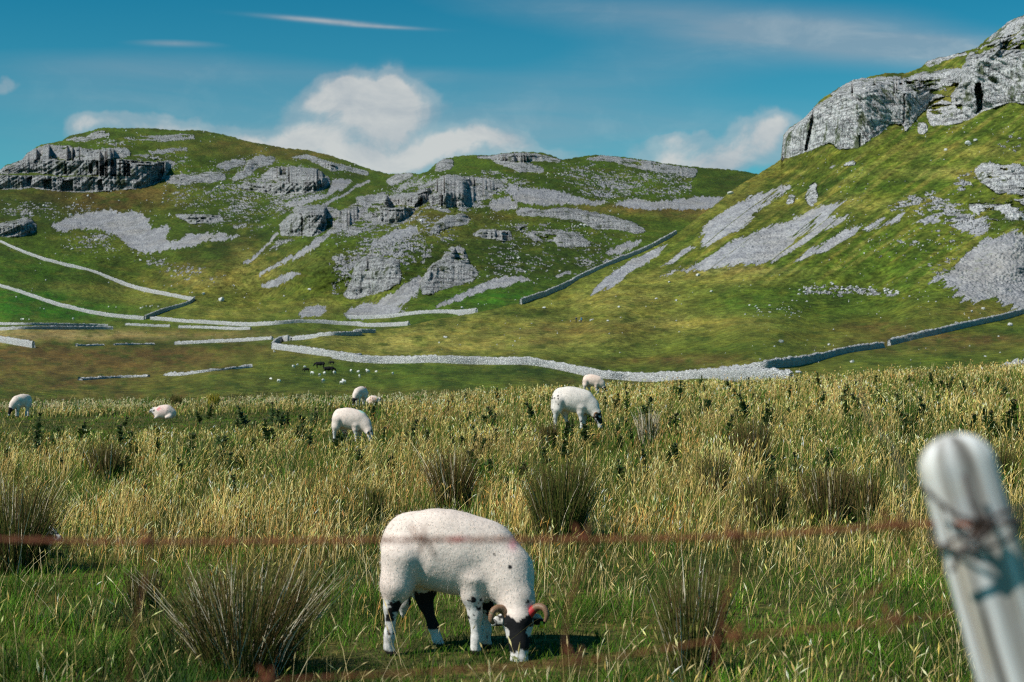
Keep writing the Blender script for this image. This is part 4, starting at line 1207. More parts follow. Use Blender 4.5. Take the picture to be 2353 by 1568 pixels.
# ---------------- the near ewe: her face is turned to the eye
def near_ewe():
    root_loc = Vector((0, 0, 0))
    d0 = 7.4
    x0 = d0*((800+.2917*700)-CX)/FPX
    zg = float(field_z(x0, d0))
    ly = -.16     # her head swings towards the eye
    neck = ([C7(1100, 590), C7(1235, 715, -.05), C7(1325, 895, -.12)], [.158, .140, .098])
    sk = C7(1335, 1015, ly)
    head = limb([C7(1330, 960, ly+.03), C7(1338, 1050, ly-.01)], [.078, .070], .95, .03)
    head += limb([C7(1338, 1050, ly-.01), C7(1345, 1230, ly-.055), C7(1348, 1325, ly-.075)], [.068, .047, .044], .95, .02)
    # cheeks, brow ridges, lips
    for s_ in (-1, 1):
        head += limb([C7(1338+s_*62, 1090, ly), C7(1340+s_*40, 1190, ly-.03)], [.036, .026], 1, .025)
        head += limb([C7(1338+s_*52, 1040, ly-.045), C7(1338+s_*66, 1062, ly-.04)], [.022, .020], 1, .012)
        head += limb([C7(1346+s_*28, 1345, ly-.085), C7(1346+s_*30, 1372, ly-.075)], [.026, .020], 1, .02)
    # ears stand out sideways and droop
    head += limb([C7(1262, 1040, ly+.03), C7(1190, 1066, ly+.03), C7(1122, 1098, ly+.015)], [.020, .030, .010], .45, .012)
    head += limb([C7(1412, 1036, ly+.04), C7(1480, 1060, ly+.045), C7(1545, 1090, ly+.04)], [.020, .030, .010], .45, .012)
    pr = ewe_prims(neck, head)
    # tail hanging behind the near hind leg
    pr += limb([C7(345, 520, .0), C7(330, 640, .05), C7(395, 830, .10), C7(425, 985, .10), C7(418, 1090, .10)], [.05, .045, .034, .032, .012], 1, .03)
    V, Q = sdf_mesh(pr, .0095, .03)
    N = normals_of(V, Q)
    rel = lambda x, y: ((x-700)*K, (1345-y)*K)
    x, y, z = V.T
    cx = x/K+700; cy = 1345-z/K        # back to survey units
    C = np.ones_like(V)*WOOL
    C *= (1+.18*fbm(x/.12, y/.12, z/.12, oct=3, seed=8))[:, None]
    # cooler, greyer belly wool
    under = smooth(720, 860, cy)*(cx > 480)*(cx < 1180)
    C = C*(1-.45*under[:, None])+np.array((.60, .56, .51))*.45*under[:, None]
    leg = (cy > 900) & (cx < 1165) & ~((cx > 640) & (cx < 930) & (cy < 925))
    C[leg] = WHITE*.95
    spots(V, C, leg & (cx < 520) & (cy < 1080) & (cy > 905), 3, .026, .05)
    spots(V, C, leg & (cx < 520) & (cy < 1000) & (cy > 940) & (cx > 330), 4, .030, -.06)
    spots(V, C, leg & (cx < 520) & (cy >= 1080), 6, .022, .20)
    spots(V, C, leg & (cx > 930) & (cy < 1090), 7, .024, .14)
    spots(V, C, (cx > 980) & (cx < 1060) & (cy > 870) & (cy < 935) & (y < 0), 9, .024, .0)
    spots(V, C, leg & (cx > 930) & (cy >= 1090), 10, .02, .26)
    farhind = (y > .02) & (cx > 520) & (cx < 800) & (cy > 760)
    spots(V, C, farhind & (cy < 1190), 12, .06, -.30, BLACK*1.4)  # belly shade on the far hind leg, painted in as black
    spots(V, C, (cx > 1030) & (cx < 1150) & (y > .04) & (cy > 850) & (cy < 1080), 13, .04, .0)
    hoof = (cy > 1300) & (cx < 1165)
    C[hoof] = (.035, .03, .025)
    tail = (cy > 820) & (cx > 385) & (cx < 470) & (y > .05) & (y < .14)
    C[tail] = WHITE*.9
    # spots on neck and brow
    for sx, sy_ , r in ((1278, 640, .012), (1150, 545, .006), (1410, 905, .009)):
        m = ((cx-sx)*K)**2+((cy-sy_)*K)**2 < r*r
        C[m & (y < .02) & (fbm(x/.012, y/.012, z/.012, oct=1, seed=3) > -.2)] = BLACK*2
    # smit marks: worn red on the flank and withers
    m = np.exp(-(((cx-870)/75)**2+((cy-432)/24)**2))*(y < 0)
    C = C*(1-.5*m[:, None])+np.array((.70, .16, .20))*.5*m[:, None]
    m = np.exp(-(((cx-1300)/36)**2+((cy-480)/44)**2))
    C = C*(1-.55*m[:, None])+np.array((.66, .12, .22))*.55*m[:, None]
    # face: black mask, white muzzle, pale cheeks
    hd = (cy > 985) & (cx > 1165) & (cx < 1620)
    edge = fbm(x/.03, y/.03, z/.03, oct=2, seed=15)
    poll = (cy < 1045-np.abs(cx-1335)*.55) & (cy > 985) & (np.abs(cx-1335) < 90)
    face = hd & ~poll
    C[face] = BLACK
    C[face & (cy+edge*70 > 1272)] = WHITE*.92
    for sx, sy_, rx, ry in ((1236, 1140, 34, 48), (1432, 1125, 30, 40)):
        C[face & (((cx-sx)/rx)**2+((cy-sy_)/ry)**2+edge*.8 < 1)] = WHITE*.9
    C[face & (cx < 1225) & (cy < 1085) & (cx > 1110)] = WHITE*.85
    C[face & (cx < 1225) & (cy < 1110) & (edge > .06)] = BLACK*2
    C[face & (cx > 1450) & (edge > -.04) & (cy < 1080)] = WHITE*.7
    C[face & (cy > 1368)] = (.20, .16, .15)
    for s_ in (-1, 1):   # nostrils and mouth
        C[face & (((cx-(1346+s_*26))/11)**2+((cy-1352)/6)**2 < 1) & (y < ly-.08)] = BLACK
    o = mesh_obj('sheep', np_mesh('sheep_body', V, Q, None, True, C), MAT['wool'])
    o.location = (x0, d0, zg)
    tag(o, 'large horned ewe nearest the wire fence, black face and white muzzle turned to us', 'sheep', 'sheep in the rough pasture', 'thing')
    rng = np.random.default_rng(5)
    keep = (cy < 900) & (cx < 1460) & ~hd
    fl = mesh_obj('fleece', fuzz(V, Q, C, keep, 8000, .009, rng), MAT['fibre'], o)
    B = lambda x, y, l: C7(x, y, ly+l)
    curl_horn('horn', [B(1275, 1045, -.02), B(1238, 985, -.02), B(1190, 955, -.03), B(1145, 975, -.05), B(1130, 1030, -.06), B(1150, 1066, -.05)], .025, .010, o)
    curl_horn('horn', [B(1395, 1040, -.02), B(1435, 990, -.02), B(1485, 945, -.03), B(1535, 950, -.05), B(1557, 1000, -.06), B(1545, 1050, -.055)], .025, .009, o, (.42, .02, .025))
    for s_ in (-1, 1):
        e = mesh_obj('eye', sphere_mesh('eye', .0125), MAT['eye'], o)
        e.location = C7(1338+s_*88, 1080, ly-.040)
    # yellow tag in the far ear
    mb = MB()
    cc = Vector(C7(1520, 1098, ly+.028))
    w, h, t = .011, .017, .0015
    v = [(cc.x+sx*w*(1 if sz < 0 else .7), cc.y+sy_*t, cc.z+sz*h) for sx in (-1, 1) for sy_ in (-1, 1) for sz in (-1, 1)]
    mb.add(v, [(0, 1, 3, 2), (4, 6, 7, 5), (0, 4, 5, 1), (2, 3, 7, 6), (0, 2, 6, 4), (1, 5, 7, 3)])
    mesh_obj('ear_tag', mb.mesh('ear_tag', False), MAT['tagyellow'], o)
    return o
near_ewe()

# ---------------- sheep further off
def grazing_ewe(label, px, py_feet, d, heading, marks=(), scale=1.0, face='mask', horns=True, wool=None, seed=0, step=.016, legblack=False, zoff=0.0, turn=0.0, up=0.0):
    """heading: degrees, 0 = facing right across the view, 90 = facing away, 270 = facing the eye; turn: swing of the head to the left"""
    r = np.random.default_rng(seed)
    tl = math.sin(math.radians(turn))
    neck = ([C7(1090, 590), C7(1240, 720-up*150, .05*tl), C7(1370, 880-up*330, .16*tl)], [.165, .135, .090])
    hx, hy, hl = 1400, 930-up*360, .20*tl
    fx, fy = 1500-60*abs(tl), 1240-up*430
    head = limb([C7(hx-20, hy-10, hl), C7(hx+25, hy+70, hl+.01*tl)], [.078, .068], .85, .03)
    head += limb([C7(hx+25, hy+70, hl), C7((hx+fx)/2+20, (hy+fy)/2+30, hl+.07*tl), C7(fx, fy, hl+.11*tl)], [.066, .050, .040], .85, .02)
    for s_ in (-1, 1):
        head += limb([C7(hx-10, hy+20, hl+s_*.06), C7(hx-30, hy+48, hl+s_*.11), C7(hx-36, hy+76, hl+s_*.150)], [.02, .028, .010], 1, .012)
    pr = ewe_prims(neck, head)
    pr += limb([C7(310, 560), C7(290, 760), C7(300, 900)], [.045, .036, .018], 1, .03)
    V, Q = sdf_mesh(pr, step, .03)
    x, y, z = V.T
    cx = x/K+700; cy = 1345-z/K
    wl = WOOL if wool is None else np.array(wool)
    C = np.ones_like(V)*wl
    C *= (1+.18*fbm(x/.12, y/.12, z/.12, oct=3, seed=seed))[:, None]
    lg = (cy > 905) & (cx < 1180)
    C[lg] = WHITE*(.9)
    spots(V, C, lg, seed+2, .04, .10 if legblack else .22)
    C[(cy > 1305) & (cx < 1180)] = (.03, .025, .02)
    along = ((cx-hx)*(fx-hx)+(cy-hy)*(fy-hy))/((fx-hx)**2+(fy-hy)**2)
    hd = ((cx-hx)*.5+(cy-hy)*.86 > -12) & (cx > 1215)
    edge = fbm(x/.04, y/.04, z/.04, oct=2, seed=seed+5)
    if face == 'mask':
        C[hd] = BLACK
        C[hd & (along+edge*.2 > .72)] = WHITE*.85
        C[hd & (edge > .16) & (along > .05)] = WHITE*.75
    elif face == 'white':
        C[hd] = WHITE*.9
        C[hd & (edge > .07)] = BLACK*2
    else:
        C[hd] = BLACK
        C[hd & (along > .9)] = WHITE*.6
    for c, rr, colr, wgt in marks:
        blob(V, C, C7(*c), rr, colr, wgt)
    o = mesh_obj('sheep', np_mesh('sheep_body', V, Q, None, True, C), MAT['wool'])
    xw = d*(px-CX)/FPX
    zg = EYE+d*(HZ-py_feet)/FPX if py_feet else float(field_z(xw, d))
    o.location = (xw, d, zg+zoff)
    o.rotation_euler = (0, 0, math.radians(heading))
    o.scale = (scale,)*3
    tag(o, label, 'sheep', 'sheep in the rough pasture', 'thing')
    keep = (cy < 900) & ~hd
    mesh_obj('fleece', fuzz(V, Q, C, keep, 2500, .016, r), MAT['fibre'], o)
    if horns:
        for s_ in (-1, 1):
            l0 = hl+s_*.035
            curl_horn('horn', [C7(hx+12, hy+4, l0), C7(hx-12, hy-40, l0+s_*.035), C7(hx-60, hy-20, l0+s_*.055), C7(hx-62, hy+50, l0+s_*.062), C7(hx-14, hy+84, l0+s_*.07)], .022, .009, o)
    for s_ in (-1, 1):
        e = mesh_obj('eye', sphere_mesh('eye', .013, 8, 6), MAT['eye'], o)
        e.location = C7(hx+42, hy+70, hl+s_*.058)
    return o

def lying_ewe(label, px, py_feet, d, heading, marks=(), scale=1.0, face='white', seed=0, wool=None, horns=False):
    r = np.random.default_rng(seed)
    pr = limb([C7(430, 1090), C7(650, 1030), C7(880, 1035), C7(1050, 1070)], [.155, .215, .205, .165], 1.0, .08)
    pr += limb([C7(470, 1230, -.17), C7(620, 1290, -.22)], [.085, .04], 1, .05) + limb([C7(470, 1230, .17), C7(620, 1290, .22)], [.085, .04], 1, .05)
    pr += limb([C7(1050, 1220, -.13), C7(1190, 1310, -.13)], [.06, .03], 1, .04) + limb([C7(1050, 1220, .13), C7(1190, 1310, .13)], [.06, .03], 1, .04)
    pr += limb([C7(1060, 1040), C7(1180, 985), C7(1250, 930)], [.14, .11, .085], .85, .06)
    hx, hy, fx, fy = 1290, 915, 1460, 1010
    pr += limb([C7(hx-10, hy), C7(hx+50, hy+30)], [.075, .064], .85, .03) + limb([C7(hx+50, hy+30), C7(fx, fy)], [.062, .042], .85, .02)
    for s_ in (-1, 1):
        pr += limb([C7(hx-10, hy+10, s_*.06), C7(hx-40, hy+10, s_*.12), C7(hx-60, hy+26, s_*.155)], [.02, .028, .010], 1, .012)
    V, Q = sdf_mesh(pr, .017, .03)
    x, y, z = V.T
    cx = x/K+700; cy = 1345-z/K
    wl = WOOL if wool is None else np.array(wool)
    C = np.ones_like(V)*wl
    C *= (1+.18*fbm(x/.12, y/.12, z/.12, oct=3, seed=seed))[:, None]
    hd = cx > 1262
    edge = fbm(x/.04, y/.04, z/.04, oct=2, seed=seed+5)
    C[hd] = BLACK if face == 'black' else WHITE*.85
    C[hd & (edge > .02)] = BLACK*2
    for c, rr, colr, wgt in marks: blob(V, C, C7(*c), rr, colr, wgt)
    o = mesh_obj('sheep', np_mesh('sheep_body', V, Q, None, True, C), MAT['wool'])
    xw = d*(px-CX)/FPX
    o.location = (xw, d, float(field_z(xw, d)) if py_feet is None else EYE+d*(HZ-py_feet)/FPX)
    o.rotation_euler = (0, 0, math.radians(heading)); o.scale = (scale,)*3
    tag(o, label, 'sheep', 'sheep in the rough pasture', 'thing')
    mesh_obj('fleece', fuzz(V, Q, C, ~hd, 6000, .018, r), MAT['fibre'], o)
    for s_ in (-1, 1):
        e = mesh_obj('eye', sphere_mesh('eye', .013, 8, 6), MAT['eye'], o)
        e.location = C7(hx+70, hy+25, s_*.055)
        if horns:
            l0 = s_*.035
            curl_horn('horn', [C7(hx+12, hy-40, l0), C7(hx-25, hy-80, l0+s_*.04), C7(hx-75, hy-40, l0+s_*.06), C7(hx-70, hy+30, l0+s_*.07)], .022, .009, o)
    return o

RED = (.72, .05, .13); PINK = (.80, .30, .34); TEAL = (.10, .58, .52)
grazing_ewe('pale sheep with turquoise shoulder patch, grazing in profile amid tan grass', 797, 1022, 28.6, -4, [((1150, 360, 0), .09, TEAL, .6), ((600, 520, -.2), .3, (.80, .66, .58), .25)], 1.0, 'white', False, None, 21, turn=-25)
grazing_ewe('grazing sheep with black-spotted rump and black horned head, below the bright wall', 1308, 990, 27.0, -2, [((740, 560, -.2), .34, (.82, .66, .60), .2)], 1.13, 'mask', True, (.74, .68, .62), 22, turn=-20)
grazing_ewe('peach-coloured sheep nearest the bright wall, grazing just behind the spotted-rump sheep', 1358, 908, 51.0, -6, [((740, 560, -.2), .4, (.80, .58, .48), .5)], 1.0, 'dark', False, (.78, .64, .55), 23, .018)
grazing_ewe('sheep with red and turquoise back marks, grazing left of the resting sheep', 54, 958, 46.5, 232, [((900, 440, 0), .12, PINK, .8), ((1010, 480, .1), .10, TEAL, .5), ((960, 470, -.1), .10, RED, .55)], 1.0, 'dark', False, None, 24, .018)
grazing_ewe('black-faced sheep with a red rump mark grazing head-on, flank in deep shade', 831, 934, 54.0, 240, [((560, 330, .03), .10, RED, .85)], 1.02, 'dark', True, None, 25, .018)
lying_ewe('pinkish sheep half hidden in grass, lying beside the black-faced head-on sheep', 856, 929, 57.0, 20, [((600, 1000, -.2), .25, (.82, .50, .42), .5)], .78, 'white', 26)
lying_ewe('resting sheep with a bright red shoulder mark, lying in the green strip', 381, 962, 42.0, 184, [((960, 900, .12), .10, RED, .8), ((760, 930, .15), .22, (.80, .50, .46), .35)], .92, 'white', 27)
lying_ewe('sheep mostly hidden behind the dark rush clump at the left edge', 40, None, 11.3, -10, [], .70, 'white', 28, (.60, .56, .52))
# spots on the rump of the ewe by the wall
for o in bpy.data.objects:
    if o.get('label', '').startswith('grazing sheep with black-spotted'):
        me = o.data
        n = len(me.vertices)
        V = np.empty(n*3, dtype=np.float32); me.vertices.foreach_get('co', V); V = V.reshape(-1, 3)
        a = me.attributes['tint']; c = np.empty(n*4, dtype=np.float32); a.data.foreach_get('color', c); c = c.reshape(-1, 4)
        cx = V[:, 0]/K+700; cy = 1345-V[:, 2]/K
        nn = fbm(V[:, 0]/.045, V[:, 1]/.045, V[:, 2]/.045, oct=1, seed=77)
        m = (cx < 430) & (cy > 420) & (cy < 820) & (nn > .20)
        c[m, :3] = (.015, .015, .018)
        a.data.foreach_set('color', c.ravel())

# ---------------- far flock and the black cattle
def cow_mesh():
    pr = limb([(-.75, 0, 1.05), (-.1, 0, .98), (.65, 0, 1.05)], [.34, .43, .36], .8, .15)
    pr += limb([(.7, 0, 1.1), (1.15, 0, .95), (1.3, 0, .75)], [.30, .20, .15], .8, .1)
    pr += limb([(1.28, 0, .8), (1.5, 0, .42)], [.16, .10], .8, .06)
    for x_ in (-.85, .6):
        for s_ in (-.24, .24):
            pr += limb([(x_, s_, .85), (x_+.05, s_, .45), (x_, s_, .06)], [.20, .10, .075], 1, .06)
    pr += limb([(-1.08, 0, 1.2), (-1.2, 0, .8), (-1.18, 0, .45)], [.06, .04, .05], 1, .04)
    for s_ in (-1, 1): pr += limb([(1.2, s_*.12, .92), (1.16, s_*.30, .90)], [.05, .06], 1, .04)
    V, Q = sdf_mesh(pr, .06, .08)
    return np_mesh('cow_body', V, Q, None, True, np.ones_like(V)*np.array((.012, .012, .014)))
cow_me = cow_mesh(); cow_me.materials.append(MAT['cowhair'])
for i, (px, py, hd, lab) in enumerate([(735, 846, 175, 'black cow grazing, upper of the two larger cattle below the wall corner'), (756, 858, 8, 'black cow broadside, lower of the two larger cattle below the wall corner'),
                                       (762, 838, 160, 'small black calf farthest up the slope, nearest the bright wall'), (704, 855, 200, 'small dark calf standing apart, leftmost of the black cattle')]):
    o = bpy.data.objects.new('cow', cow_me); link(o)
    p = hill_point(px, py); o.location = p; o.rotation_euler = (0, 0, math.radians(hd)); s_ = .72 if i < 2 else .42
    o.scale = (s_,)*3
    tag(o, lab, 'cow', 'black cattle in the dale', 'thing')
def far_sheep_mesh():
    pr = ewe_prims(([C7(1090, 590), C7(1240, 720), C7(1370, 880)], [.165, .135, .09]), limb([C7(1400, 930), C7(1500, 1240)], [.08, .045], .85, .03))
    V, Q = sdf_mesh(pr, .04, .04, .1)
    C = np.ones_like(V)*np.array((.78, .76, .72)); C[V[:, 0] > .44] = (.1, .09, .09)
    return np_mesh('far_sheep', V, Q, None, True, C)
fs = far_sheep_mesh(); fs.materials.append(MAT['wool'])
far_spots = [(630,811),(684,842),(674,847),(700,847),(717,862),(746,862),(735,866),(768,863-2),(743,880),(788,880),(784,884),(792,882),(807,856),(826,869),(842,854),(824,858),(845,861-3),(865,858),(903,862),(622,880-4),(640,884-4),
             (49,737),(53,737),(67,737),(168,736),(324,711),(336,706),(345,707),(363,707)]
for i, (px, py) in enumerate(far_spots):
    o = bpy.data.objects.new('sheep', fs); link(o)
    o.location = hill_point(px, py); o.rotation_euler = (0, 0, RNG.uniform(0, 6.28)); k_ = RNG.uniform(.55, .80) if py > 790 else RNG.uniform(.9, 1.3); o.scale = (k_, k_, k_)
    if py > 790: tag(o, 'tiny white sheep of the far flock around the black cattle', 'sheep', 'far flock around the black cattle', 'thing')
    else: tag(o, 'tiny white sheep dotting the far green fields between the grey walls', 'sheep', 'far flock in the green fields', 'thing')

# ---------------- two walkers on the far slope
def walker(px, py, label, jacket, trousers, pack, heading, stride):
    p = hill_point(px, py)
    pr = limb([(0, 0, .98), (.01, 0, 1.22), (.03, 0, 1.42)], [.13, .13, .16], 1.15, .05)
    pr += limb([(.03, 0, 1.45), (.05, 0, 1.56)], [.06, .055], 1, .03)
    pr += limb([(.06, 0, 1.62), (.07, 0, 1.70)], [.095, .10], .9, .03)
    for s_ in (-1, 1):
        pr += limb([(0, s_*.09, .93), (s_*stride*.55+.03, s_*.10, .50), (s_*stride, s_*.10, .09)], [.10, .07, .05], 1, .04)
        pr += limb([(s_*stride, s_*.10, .05), (s_*stride+.16, s_*.11, .04)], [.05, .04], 1, .03)
        pr += limb([(.03, s_*.20, 1.40), (-s_*.08, s_*.25, 1.12), (-s_*.12+.12, s_*.23, .92)], [.065, .05, .04], 1, .03)
    V, Q = sdf_mesh(pr, .025, .03)
    C = np.ones_like(V)*np.array(jacket)
    C[V[:, 2] < .95] = trousers
    C[V[:, 2] < .11] = (.03, .025, .02)
    C[V[:, 2] > 1.53] = (.45, .29, .21)
    C[(V[:, 2] > 1.68) | ((V[:, 2] > 1.58) & (V[:, 0] < .03))] = (.05, .03, .02)
    o = mesh_obj('person', np_mesh('person_body', V, Q, None, True, C), MAT['cloth'])
    o.location = p; o.rotation_euler = (0, 0, math.radians(heading))
    tag(o, label, 'person', 'walkers on the far slope', 'thing')
    pk = sdf_mesh(limb([(-.19, 0, 1.10), (-.17, 0, 1.38)], [.13, .12], 1.1, .03), .03, .03)
    mesh_obj('rucksack', np_mesh('rucksack', pk[0], pk[1], None, True, np.ones_like(pk[0])*np.array(pack)), MAT['cloth'], o)
walker(1324, 742.5, 'walker in dark clothing, left of the pair crossing the yellow-green shoulder', (.04, .05, .08), (.03, .03, .04), (.05, .10, .20), 200, .22)
walker(1336, 743, 'walker in a blue top, right of the pair crossing the yellow-green shoulder', (.05, .22, .42), (.03, .04, .08), (.04, .10, .18), 190, .20)
# ------------------------------------------------------------------ grass, rushes, thistles
def ground_dist(px, py):
    """distance at which the pasture is seen at (px,py)"""
    d = np.concatenate([np.arange(4.5, 30, .05), np.arange(30, BROW+4, .1)])
    z = field_z(d*(px-CX)/FPX, d)
    row = HZ-(z-EYE)*FPX/d
    i = np.where(row <= py)[0]
    return float(d[i[0]]) if len(i) else float(BROW)

def strips(base, h, w, lean, curve, yaw, c0, c1):
    """tapered blades with a bend; all arguments are arrays. Returns verts, quads, tris, colours"""
    n = len(base)
    sx, sy = np.cos(yaw), np.sin(yaw)
    out, cols = [], []
    for t, k in ((0.0, 1.0), (.45, .85), (.78, .55)):
        off = lean*(t*(1-curve)+curve*t*t)[:, None] if hasattr(curve, '__len__') else lean*(t*(1-curve)+curve*t*t)
        p = base.copy()
        p[:, 0] += off[:, 0]; p[:, 1] += off[:, 1]; p[:, 2] += h*t
        for s_ in (-.5, .5):
            q = p.copy(); q[:, 0] += sx*w*k*s_; q[:, 1] += sy*w*k*s_
            out.append(q); cols.append(c0*(1-t)+c1*t)
    p = base.copy(); p[:, 0] += lean[:, 0]; p[:, 1] += lean[:, 1]; p[:, 2] += h
    out.append(p); cols.append(c1)
    V = np.stack(out, 1).reshape(-1, 3); C = np.stack(cols, 1).reshape(-1, 3)
    b0 = np.arange(n)*7
    Q = np.concatenate([np.stack([b0, b0+1, b0+3, b0+2], -1), np.stack([b0+2, b0+3, b0+5, b0+4], -1)])
    T = np.stack([b0+4, b0+5, b0+6], -1)
    return V, Q, T, C

def seed_heads(tip, dirv, length, width, col):
    """slender seed heads: two crossed leaves of chaff along the stalk's end"""
    n = len(tip)
    up = dirv/np.linalg.norm(dirv, axis=1)[:, None]
    a = np.cross(up, np.array((.3, .9, .1))); a /= np.linalg.norm(a, axis=1)[:, None]
    b_ = np.cross(up, a)
    vs, qs, cs = [], [], []
    for k, s_ in enumerate((a, b_)):
        lo = tip-up*length[:, None]*.85; hi = tip+up*length[:, None]*.15
        mid = tip-up*length[:, None]*.42
        v = np.stack([lo, mid+s_*width[:, None]*.5, hi, mid-s_*width[:, None]*.5], 1).reshape(-1, 3)
        vs.append(v); qs.append(np.arange(4*n).reshape(n, 4)+k*4*n); cs.append(np.repeat(col, 4, 0))
    return np.concatenate(vs), np.concatenate(qs), np.concatenate(cs)

def scatter(n, d0, d1, rng, margin=.06, power=1.0):
    u = rng.random(n)
    d = d0*(d1/d0)**u
    half = (CX/FPX)*(1+margin)
    x = (d*half+1.7)*rng.uniform(-1, 1, n)
    return x, d

def pick(rng, n, palette, weights):
    pal = np.array(palette); i = rng.choice(len(pal), n, p=np.array(weights)/sum(weights))
    return pal[i]*rng.uniform(.75, 1.3, (n, 1))

def dryness(x, y):
    """how much of the sward is dry standing grass"""
    px = CX+FPX*x/y
    base = smooth(9.0, 12.6, y+1.6*fbm(x/1.3, y/1.6, oct=2, seed=61))*.95
    base = np.maximum(base, .05)
    patch = fbm(x/1.9, y/3.2, oct=3, seed=62)
    base = base - np.clip(smooth(.02, .20, patch), 0, 1)*.55
    near = fbm(x/.8, y/.9, oct=2, seed=63)
    base = base + smooth(.10, .26, near)*.30*smooth(11, 8, y)
    green = smooth(33, 36, y)*smooth(51, 47, y)*smooth(930, 820, px+120*fbm(x/4, y/4, oct=2, seed=64))
    base = base*(1-.93*green)
    green2 = np.exp(-((px-230)/160)**2-((y-27)/4)**2)*.0
    return np.clip(base-green2, .02, 1)

RUSH_G = [(.045, .080, .010), (.070, .100, .016), (.030, .052, .008), (.10, .105, .024)]
RUSH_B = [(.070, .042, .014), (.11, .068, .024), (.042, .030, .012), (.17, .12, .05)]
RUSH_P = [(.52, .45, .33), (.40, .34, .22), (.60, .54, .42)]
RUSHES = [
    ('large fanned rush clump with bleached whitish stalks, left of the near ewe', 560, 1556, 1245, 150, 950, (.46, .45, .09), .70, .10, 1),
    ('dark rush clump at the left edge, hiding most of a sheep', 30, 1318, 1072, 95, 900, (.54, .42, .04), .42, .05, 2),
    ('small dark upright rush clump standing alone in tan grass on the left', 242, 1120, 1003, 44, 420, (.45, .50, .05), .30, 0, 3),
    ('tall green rush clump directly behind the near ewe\'s shoulders', 1285, 1240, 1012, 84, 700, (.78, .19, .03), .38, .02, 4),
    ('brownish rush clump rising behind the near ewe\'s back', 1040, 1172, 1005, 60, 420, (.34, .60, .06), .42, -.04, 5),
    ('slim green rush clump with a pale leaning stalk, right of the ewe\'s head', 1590, 1562, 1262, 78, 520, (.70, .25, .05), .34, .02, 6),
    ('dark brown rush clump topmost of the group left of the post', 1722, 1092, 950, 56, 520, (.50, .46, .04), .28, 0, 7),
    ('broad rush clump between the dark brown one and the fence post', 1905, 1205, 1050, 74, 560, (.48, .46, .06), .30, -.05, 8),
    ('rush clump leaning against the broad one, lower left of the post group', 1760, 1212, 1075, 64, 460, (.52, .44, .04), .32, -.05, 9),
    ('small dark rush tuft under the spotted-rump sheep\'s hind legs', 1258, 1030, 958, 26, 200, (.5, .48, .02), .3, 0, 10),
    ('thin pale-stemmed rush tuft right of the spotted-rump sheep', 1488, 1024, 930, 30, 150, (.3, .25, .45), .28, 0, 11),
    ('narrow green rush tuft in tan grass behind the near ewe\'s rump', 858, 1196, 1100, 30, 190, (.8, .18, .02), .25, 0, 12),
    ('dark bushy plant on the grass brow, left of the yellow one', 404, 936, 902, 16, 150, (.6, .4, 0), .35, 0, 13, 'bush', 'brow_bush', None, None),
    ('yellow-flowered plant on the grass brow above the resting sheep', 491, 937, 897, 18, 170, (1, 0, 0), .35, 0, 14, 'bush', 'yellow_bush', ([(.22, .20, .02), (.14, .16, .02), (.34, .28, .02)], RUSH_B, RUSH_P), None),
    ('tall thin rush tuft between the topmost dark clump and the slim green one', 1640, 1150, 1020, 40, 260, (.6, .36, .04), .3, .02, 16),
    ('wide low dark rush clump right of the broad one, close to the post\'s left side', 1985, 1185, 1065, 50, 330, (.55, .41, .04), .3, -.04, 17),
    ('low dark rush clump in green turf beside the big fanned clump', 330, 1400, 1285, 48, 260, (.6, .36, .04), .4, 0, 18),
    ('ragged green rush tuft at the right edge behind the post', 2300, 1120, 1000, 40, 220, (.7, .3, 0), .35, 0, 15),
]
RUSH_AT = []
for a_ in RUSHES:
    d_ = ground_dist(a_[1], a_[2])
    RUSH_AT.append((d_*(a_[1]-CX)/FPX, d_, a_[4]*d_/FPX))
def near_rush(x, y):
    """0 in the open, 1 inside a rush clump or just in front of it"""
    k = np.zeros_like(x)
    for rx, ry, R in RUSH_AT:
        dy = np.where(y < ry, (y-ry)/(1.9*R+.25), (y-ry)/R)
        k = np.maximum(k, smooth(1.1, .55, np.sqrt(((x-rx)/R)**2+dy**2)))
    return k
EWE_X, EWE_Y = 7.4*((800+.2917*700)-CX)/FPX, 7.4
def pocket(x, y):
    """hollows between the tussocks where little dry grass stands"""
    return np.maximum(smooth(.04, -.10, fbm(x/.62, y/.95, oct=3, seed=75))*.9, smooth(.07, .18, fbm(x/2.6, y/4.0, oct=3, seed=78))*.5)
FIELD_SHEEP = [(28.6*(797-CX)/FPX, 28.6, 1.3), (27.0*(1308-CX)/FPX, 27.0, 1.0), (54*(829-CX)/FPX, 54.0, 1.2), (46.5*(52-CX)/FPX, 46.5, 1.5)]
def cropped(x, y):
    """grass eaten down round the grazing sheep and in the green strip"""
    px = CX+FPX*x/y
    k = smooth(720, 560, px)*smooth(22, 27, y)*smooth(50, 46, y)*.72
    for sx, sy_, R in FIELD_SHEEP:
        k = np.maximum(k, .72*smooth(1.1, .6, np.sqrt(((x-sx)/R)**2+((y-sy_+2.0)/3.2)**2)))
    return k
def by_ewe(x, y):
    """the turf she has nibbled short"""
    return smooth(1.0, .5, np.sqrt(((x-EWE_X-.15)/1.25)**2+((y-EWE_Y+.25)/1.1)**2))
rng = np.random.default_rng(42)
STRAW = [(.70, .57, .24), (.61, .50, .20), (.78, .67, .36), (.50, .38, .13), (.42, .35, .10)]
GREEN = [(.070, .185, .008), (.040, .115, .006), (.105, .225, .012), (.085, .14, .010), (.19, .21, .035)]
